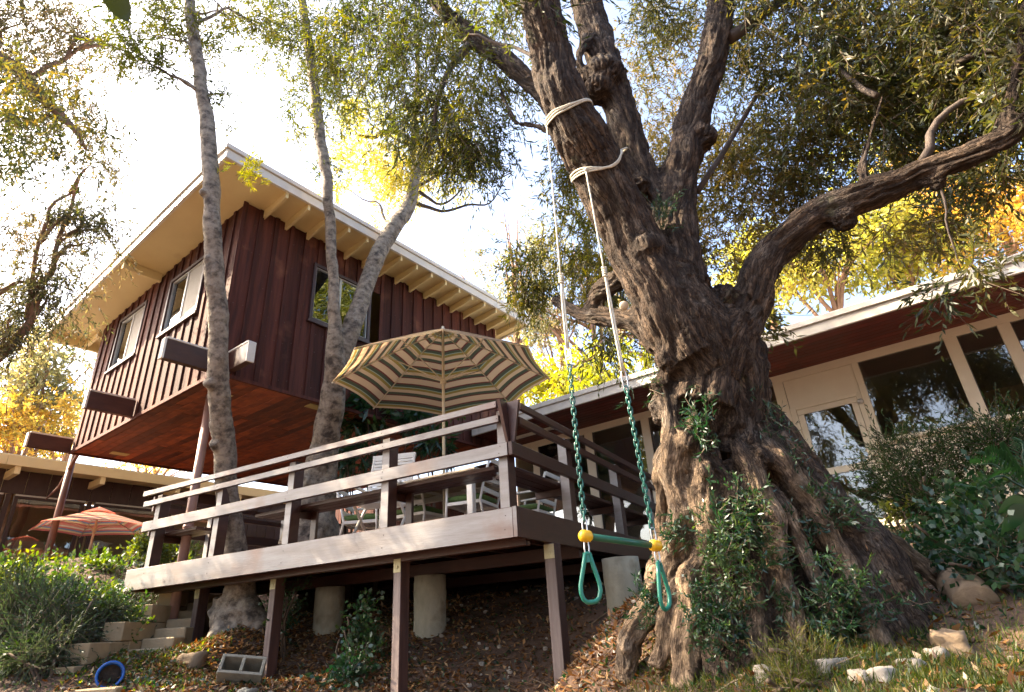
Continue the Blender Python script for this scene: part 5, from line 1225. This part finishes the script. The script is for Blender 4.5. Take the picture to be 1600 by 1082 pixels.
# ================================================================== PARASOLS
def stripemat(name, cols, rep):
    m, nt, b = new_mat(name); N = nt.nodes; L = nt.links
    at_ = N.new('ShaderNodeAttribute'); at_.attribute_name = 'rad'
    mu = N.new('ShaderNodeMath'); mu.operation = 'MULTIPLY'; mu.inputs[1].default_value = rep; fr_ = N.new('ShaderNodeMath'); fr_.operation = 'FRACT'
    L.new(at_.outputs['Fac'], mu.inputs[0]); L.new(mu.outputs[0], fr_.inputs[0])
    rp = N.new('ShaderNodeValToRGB'); rp.color_ramp.interpolation = 'CONSTANT'; e = rp.color_ramp.elements
    e[0].position = 0; e[0].color = (*cols[0][1], 1); e[1].position = cols[1][0]; e[1].color = (*cols[1][1], 1)
    for p_, c_ in cols[2:]: x = e.new(p_); x.color = (*c_, 1)
    L.new(fr_.outputs[0], rp.inputs[0]); L.new(rp.outputs[0], b.inputs['Base Color']); b.inputs['Roughness'].default_value = .85
    t = N.new('ShaderNodeBsdfTranslucent'); hs = N.new('ShaderNodeHueSaturation'); hs.inputs['Value'].default_value = 1.3; L.new(rp.outputs[0], hs.inputs['Color']); L.new(hs.outputs[0], t.inputs[0])
    mx = N.new('ShaderNodeMixShader'); mx.inputs[0].default_value = .45; L.new(b.outputs[0], mx.inputs[1]); L.new(t.outputs[0], mx.inputs[2]); L.new(mx.outputs[0], nt.nodes['Material Output'].inputs[0])
    return m
beige = (.50, .34, .19); dg = (.065, .070, .04); ol = (.24, .16, .035); ma = (.13, .03, .022); sg = (.26, .30, .20)
MT['stripe'] = stripemat('striped_canvas', [(0, beige), (.14, ma), (.20, dg), (.34, sg), (.38, ol), (.50, beige), (.66, dg), (.80, ma), (.85, beige)], 4.6)
MT['stripe_red'] = stripemat('red_striped_canvas', [(0, (.42, .14, .08)), (.2, (.50, .36, .22)), (.35, (.45, .10, .06)), (.5, (.12, .15, .18)), (.65, (.48, .32, .14)), (.8, (.38, .09, .06))], 3)
def parasol(name, c, zap, zrim, Rr, n, a0, mat, polemat, zbase, label, vent=False, r_pole=.02, group=None):
    t = thing(name, A(c[0], c[1], zbase), label, 'parasol')
    apex = A(c[0], c[1], zap)
    def pt(k, f):
        th = a0+2*PI*k/n
        return A(c[0]+math.cos(th)*Rr*f, c[1]+math.sin(th)*Rr*f, zap-(zap-zrim)*(f**1.12))
    m_ = 10; q_ = 6
    for k in range(n):
        vs = []; rad = []; fs = []
        for i in range(m_+1):
            f = i/m_
            for j in range(q_+1):
                g = j/q_; p = pt(k, f)*(1-g)+pt(k+1, f)*g; sag = math.sin(PI*g)*f
                p = p+A(0, 0, .035*sag-.02*sag*f)+(apex-p)*A(1, 1, 0)*.035*sag*f
                vs.append(p); rad.append(f)
        for i in range(m_):
            for j in range(q_): fs.append((i*(q_+1)+j, i*(q_+1)+j+1, (i+1)*(q_+1)+j+1, (i+1)*(q_+1)+j))
        mb = MB(); mb.add(vs, fs); o = mb.build('canopy_panel', mat, t, True)
        at_ = o.data.attributes.new('rad', 'FLOAT', 'POINT'); at_.data.foreach_set('value', np.array(rad, np.float32))
    zh = zap-(zap-zrim)*1.0-.02
    hub = A(c[0], c[1], zh)
    for k in range(n):
        mb = MB(); mb.tube([pt(k, f)-A(0, 0, .022) for f in (.02, .3, .6, .85, 1.0)], .009, 6); rb = mb.build('rib', polemat, t)
        mb = MB(); mb.tube([hub, pt(k, .52)-A(0, 0, .03)], .008, 6); mb.build('strut', polemat, rb)
    mb = MB(); mb.tube([A(c[0], c[1], zbase), A(c[0], c[1], zh), A(c[0], c[1], zap+.02)], r_pole, 14); mb.build('pole', polemat, t, True)
    mb = MB(); mb.lathe(hub, [(r_pole+.001, -.05), (.045, -.03), (.045, .02), (r_pole+.001, .05)], 12); mb.build('hub', polemat, t, True)
    mb = MB(); mb.lathe(apex, [(.05, -.015), (.04, .02), (.02, .035), (.022, .06), (0, .075)], 12); mb.build('finial', polemat, t, True)
    if vent:
        mb = MB(); n2 = 12
        mb.lathe(apex, [(.30, -.05), (.18, .0), (.05, .05), (0, .055)], n); o = mb.build('vent_cap', mat, t)
        at_ = o.data.attributes.new('rad', 'FLOAT', 'POINT'); at_.data.foreach_set('value', np.full(len(o.data.vertices), .12, np.float32))
    return t
uc = at(693, 640, 7.6); az = math.atan2(-uc[1], -uc[0])
parasol('parasol', uc, 5.40, 4.63, 1.50, 8, az, MT['stripe'], MT['polepaint'], DT, 'large green beige and maroon striped parasol open over the deck table')
oc = at(140, 860, 14.5); parasol('parasol', oc, at(141, 797, 14.5)[2], at(138, 826, 14.5)[2], 1.10, 6, .3, MT['stripe_red'], MT['tabletop'], gz1(oc[0], oc[1]), 'smaller red and orange striped parasol by the glazed wing at left', vent=True, r_pole=.022)

# ================================================================== TABLE AND CHAIRS
tcn = onz(702, 776, 3.17); tcn = uc
tf = fr(A(uc[0], uc[1], 0), E1, E2)
tb_ = thing('patio_table', A(uc[0], uc[1], DT), 'pale topped patio table with thick white legs under the striped parasol', 'table')
for i in range(9):
    b = -.48+i*.107
    for a0_, a1_ in (((-.78, -.03), (.03, .78)) if abs(b+.05) < .06 else ((-.78, .78),)):
        bx('table_slat', tb_, MT['tabletop'], tf, a0_, a1_, b, b+.102, 3.17, 3.195, .003)
mb = MB()
for b0, b1 in ((-.44, -.41), (.41, .44)): mb.box(tf, -.70, .70, b0, b1, 3.09, 3.168, .003)
for a0_, a1_ in ((-.73, -.70), (.70, .73)): mb.box(tf, a0_, a1_, -.44, .44, 3.09, 3.168, .003)
mb.build('apron', MT['whitemetal'], tb_)
for sa in (-1, 1):
    for sb in (-1, 1): bx('leg', tb_, MT['whitemetal'], tf, sa*.66-.04, sa*.66+.04, sb*.38-.04, sb*.38+.04, DT, 3.088, .006)
chair_proto = None
def make_chair(c, yaw, label, first=False, cushion=True):
    t = thing('patio_chair', (0, 0, 0), label, 'chair', 'white patio chairs round the deck table')
    F = lambda a, b, z: A(a, b, z)
    for sb in (-1, 1):
        mb = MB(); mb.tube([A(.24, sb*.26, 0), A(.22, sb*.26, .40), A(.21, sb*.26, .64)], .016, 8); mb.build('leg', MT['whitemetal'], t, True)
        mb = MB(); mb.tube([A(-.30, sb*.26, 0), A(-.22, sb*.26, .40), A(-.28, sb*.26, .64), A(-.36, sb*.25, .88)], .016, 8); mb.build('leg', MT['whitemetal'], t, True)
        bx('armrest', t, MT['whitemetal'], F, -.30, .27, sb*.26-.022, sb*.26+.022, .64, .665, .006)
    mb = MB()
    for b0, b1 in ((-.27, -.245), (.245, .27)): mb.box(F, -.23, .235, b0, b1, .37, .41, .003)
    for a0_, a1_ in ((-.235, -.21), (.215, .24)): mb.box(F, a0_, a1_, -.243, .243, .37, .41, .003)
    mb.build('seat_frame', MT['whitemetal'], t)
    for i in range(5): bx('seat_slat', t, MT['whitemetal'], F, -.19+i*.082, -.125+i*.082, -.243, .243, .392, .406, .003)
    for i in range(4):
        z = .50+i*.11; x = -.235-.035*(z-.4)/.24-.01*(i > 1)
        bx('back_slat', t, MT['whitemetal'], F, x-.012-(.02*i if i > 1 else 0), x-(.02*i if i > 1 else 0)+.004, -.25, .25, z, z+.06, .004)
    if cushion:
        mb = MB(); bm = bmesh.new(); bmesh.ops.create_cube(bm, size=1); bmesh.ops.subdivide_edges(bm, edges=bm.edges, cuts=5, use_grid_fill=True)
        V_ = np.array([v.co[:] for v in bm.verts]); Fs = [[v.index for v in f.verts] for f in bm.faces]; bm.free()
        e = (1-(2*np.abs(V_[:, 0]))**4)*(1-(2*np.abs(V_[:, 1]))**4); V_[:, 2] *= .35+.75*np.clip(e, 0, 1)
        V_ = V_*A(.46, .47, .11)+A(.0, 0, .458); mb.add(V_, Fs); mb.build('cushion', MT['cushion'], t, True)
    t.location = (c[0], c[1], DT); t.rotation_euler = (0, 0, yaw)
    return t
def place(px, py, zz, D=None): return onz(px, py, zz)
ch1 = make_chair(onz(738, 782, 2.93), math.atan2(E1[1], E1[0])+.15, 'white patio chair with green cushion nearest the front corner of the deck')
def chair_copy(c, yaw, label):
    o = copy_tree(ch1); o.location = (c[0], c[1], DT); o.rotation_euler = (0, 0, yaw); o['label'] = label; return o
yE = math.atan2(E1[1], E1[0])
chair_copy(onz(830, 797, 2.93), yE+.05, 'white slatted patio chair standing by the right hand deck rail')
chair_copy(onz(572, 812, 2.93), yE+PI+.45, 'white patio chair with green cushion at the left end of the deck table')
chair_copy(onz(655, 800, 2.93), yE+PI/2+PI, 'white patio chair on the house side of the deck table')
# tall folding recliner
tc_ = onz(603, 712, 3.52); rc = thing('reclining_chair', (0, 0, 0), 'tall backed white reclining chair left of the parasol pole', 'chair')
F = lambda a, b, z: A(a, b, z)
for sb in (-1, 1):
    mb = MB(); mb.tube([A(.30, sb*.28, 0), A(-.1, sb*.28, .42), A(-.30, sb*.27, 1.12)], .018, 8); mb.build('frame_rail', MT['whitemetal'], rc, True)
    mb = MB(); mb.tube([A(-.35, sb*.28, 0), A(.22, sb*.28, .42)], .018, 8); mb.build('leg', MT['whitemetal'], rc, True)
    bx('armrest', rc, MT['whitemetal'], F, -.25, .30, sb*.28-.025, sb*.28+.025, .62, .65, .006)
for i in range(15):
    f = i/14; x = -.10-.19*f; z = .45+.62*f
    bx('back_slat', rc, MT['whitemetal'], F, x-.008, x+.008, -.26, .26, z, z+.034, .003)
bx('top_rail', rc, MT['whitemetal'], F, -.315, -.28, -.29, .29, 1.09, 1.14, .006)
for i in range(6): bx('seat_slat', rc, MT['whitemetal'], F, -.08+i*.06, -.04+i*.06, -.26, .26, .42, .435, .003)
rc.location = (tc_[0], tc_[1], DT); rc.rotation_euler = (0, 0, yE+PI/2+.35+PI*0)

# ================================================================== TRAPEZE SWING
def proj(P):
    v = np.asarray(P)-CAM; z = v@CF; return 800+FPX*(v@CR)/z, 541-FPX*(v@CU)/z
def on_line(P, Q, py):
    lo, hi = 0., 1.
    for _ in range(40):
        m_ = (lo+hi)/2
        if proj(P+(Q-P)*m_)[1] < py: lo = m_
        else: hi = m_
    return P+(Q-P)*lo
pa = at(915, 838, 3.30); pb = at(1024, 853, 3.58)
ta = at(869, 186, 3.36); tb2 = at(930, 279, 3.52)
sw = thing('trapeze_swing', (pa+pb)/2, 'green trapeze bar swing with rings hanging by chains and white ropes from the bough', 'swing')
def loop_round(c, r, a, k, sag):
    v = norm(np.cross(a, UP)); u = np.cross(v, a); pts = []
    for i in range(40):
        th = 2*PI*i/40; d = math.cos(th)*u+math.sin(th)*v; front = max(0, -(d@CF))
        cc = c+a*(.017*k+.008*math.sin(th*2+k*1.3))-a*sag*front**4
        hit = BV.ray_cast(Vector(cc+d*(r*2.2)), Vector(-d)); rr = r*1.05
        if hit[0] is not None and .6*r < (np.array(hit[0])-cc)@d < 1.4*r: rr = (np.array(hit[0])-cc)@d
        pts.append((rr, cc, d))
    R_ = np.array([q[0] for q in pts]); R_ = np.maximum(R_, (np.roll(R_, 1)+np.roll(R_, -1))/2); R_ = (np.roll(R_, 1)+2*R_+np.roll(R_, -1))/4
    return [q[1]+q[2]*(R_[i]+.009) for i, q in enumerate(pts)]
hang = []
for (cpx, wpx, ax, sag) in (((889, 183, 3.52), 90, ((940, 268, 3.75), (860, 90, 3.4)), .03), ((940, 256, 3.74), 97, ((985, 360, 3.95), (890, 185, 3.5)), .11)):
    c = at(*cpx); r = wpx/2*zdep(c)/FPX; a = norm(at(*ax[1])-at(*ax[0]))
    for k in (-1, 0, 1):
        Q = loop_round(c, r, a, k, sag*(1+.2*k)); mb = MB(); mb.tube(Q, .0078, 7, closed=True); mb.build('rope_loop', MT['rope'], sw, True)
        if k == 0:
            px_ = [proj(q) for q in Q]; vis = [i for i in range(40) if (Q[i]-c)@CF < .02]
            hang.append(Q[min(vis, key=lambda i: px_[i][0])] if not hang else Q[max(vis, key=lambda i: px_[i][1] if abs(px_[i][0]-930) < 22 else -1)])
ta, tb2 = hang[0]-CF*.006, hang[1]-CF*.006
for q_ in (ta, tb2):
    mb = MB(); mb.lathe(q_, [(0, -.02), (.013, -.012), (.016, 0), (.012, .014), (0, .02)], 10); mb.build('knot', MT['rope'], sw, True)
for (top, bot, ks, ce, sl) in ((ta, pa, (434, 542, 572), (813, 838), 0), (tb2, pb, (424, 580, 606), (826, 850), 1)):
    k0 = on_line(top, bot, ks[0]); k1 = on_line(top, bot, ks[1]); k2 = on_line(top, bot, ks[2]); cz = on_line(top, bot, ce[0])
    side = CR
    mb = MB(); mb.tube(wob([top, (top+k0)/2, k0], .004, 3), .0062, 7); mb.build('rope', MT['rope'], sw, True)
    for s_ in (-1, 1):
        mb = MB(); Q = wob([k0, k0*.6+k1*.4+side*.007*s_, k1+side*.004*s_], .002, 4+s_, 6); mb.tube(Q, .0072, 7); mb.build('rope', MT['rope'], sw, True)
    mb = MB()
    for i in range(5):
        z = k0-(bot-top)/np.linalg.norm(bot-top)*(.03-.018*i); th = np.linspace(0, 2*PI, 13)[:-1]
        mb.tube([z+.014*(math.cos(t)*CR+math.sin(t)*CF)+A(0, 0, .006*math.sin(t+i)) for t in th], .0065, 6, closed=True)
    mb.build('knot', MT['rope'], sw, True)
    dn = norm(bot-top)
    def link(c, d, w, h, r_, flat, mat, nm):
        u = norm(np.cross(d, CF)) if flat else norm(np.cross(d, CR)); pts = []
        for i in range(12):
            th = 2*PI*i/12; x = math.cos(th); y = math.sin(th)
            pts.append(c+u*w*x+d*(h-w)*(1 if y > 0 else -1)*(abs(y) > .01)+d*w*y)
        mb = MB(); mb.tube(pts, r_, 6, closed=True); return mb.build(nm, mat, sw, True)
    link((k1+k2)/2, dn, .017, np.linalg.norm(k2-k1)/2, .0045, True, MT['zinc'], 'carabiner')
    L_ = np.linalg.norm(cz-k2); pitch = .036; n_ = int(L_/pitch)
    for i in range(n_+1):
        link(k2+dn*(i+.4)*L_/(n_+1), dn, .0125, .026, .0048, i % 2 == 0, MT['chain'], 'chain_link')
    link((cz+bot)/2+dn*-.004, dn, .012, np.linalg.norm(bot-cz)/2, .004, True, MT['zinc'], 'snap_hook')
    # ring below
    rt = bot+dn*.03; link(rt+dn*.03, dn, .012, .035, .0045, True, MT['zinc'], 'snap_hook')
    u = norm(CR*1.0+CF*.25) if sl == 0 else norm(CR*.62+CF*.75); t0 = rt+dn*.048; H_ = .245
    prof = [(0, 0), (.012, .012), (.026, .07), (.042, .125), (.052, .165), (.053, .20), (.042, .230), (.024, H_), (0, H_+.002)]
    pts = [t0+u*x+dn*y for x, y in prof[:-1]]+[t0-u*x+dn*y for x, y in prof[::-1][:-1]]
    pts = pts[1:]
    mb = MB(); rr = [.0115]*len(pts); mb.tube(pts, rr, 10, closed=True); ring = mb.build('ring', MT['ring'], sw, True)
    vs = [t0+u*x+dn*y for x, y in ((-.012, .0), (.012, .0), (.024, .055), (-.024, .055))]
    mb = MB(); k_ = np.cross(u, dn)*.006; mb.add([p+k_ for p in vs]+[p-k_ for p in vs], [(0, 1, 2, 3), (7, 6, 5, 4), (0, 4, 5, 1), (1, 5, 6, 2), (2, 6, 7, 3), (3, 7, 4, 0)]); mb.build('ring_web', MT['ring'], ring)
dd = norm(pb-pa)
mb = MB(); mb.tube([pa, (pa+pb)/2, pb], .0185, 16); mb.build('bar', MT['bar'], sw, True)
for e, sg_ in ((pa, -1), (pb, 1)):
    mb = MB(); mb.lathe(e, [(0, -.038), (.018, -.037), (.030, -.025), (.0325, -.009), (.031, 0), (.0325, .009), (.030, .025), (.018, .037), (0, .038)], 20, dd); mb.build('end_knob', MT['yellow'], sw, True)
print('all ready')
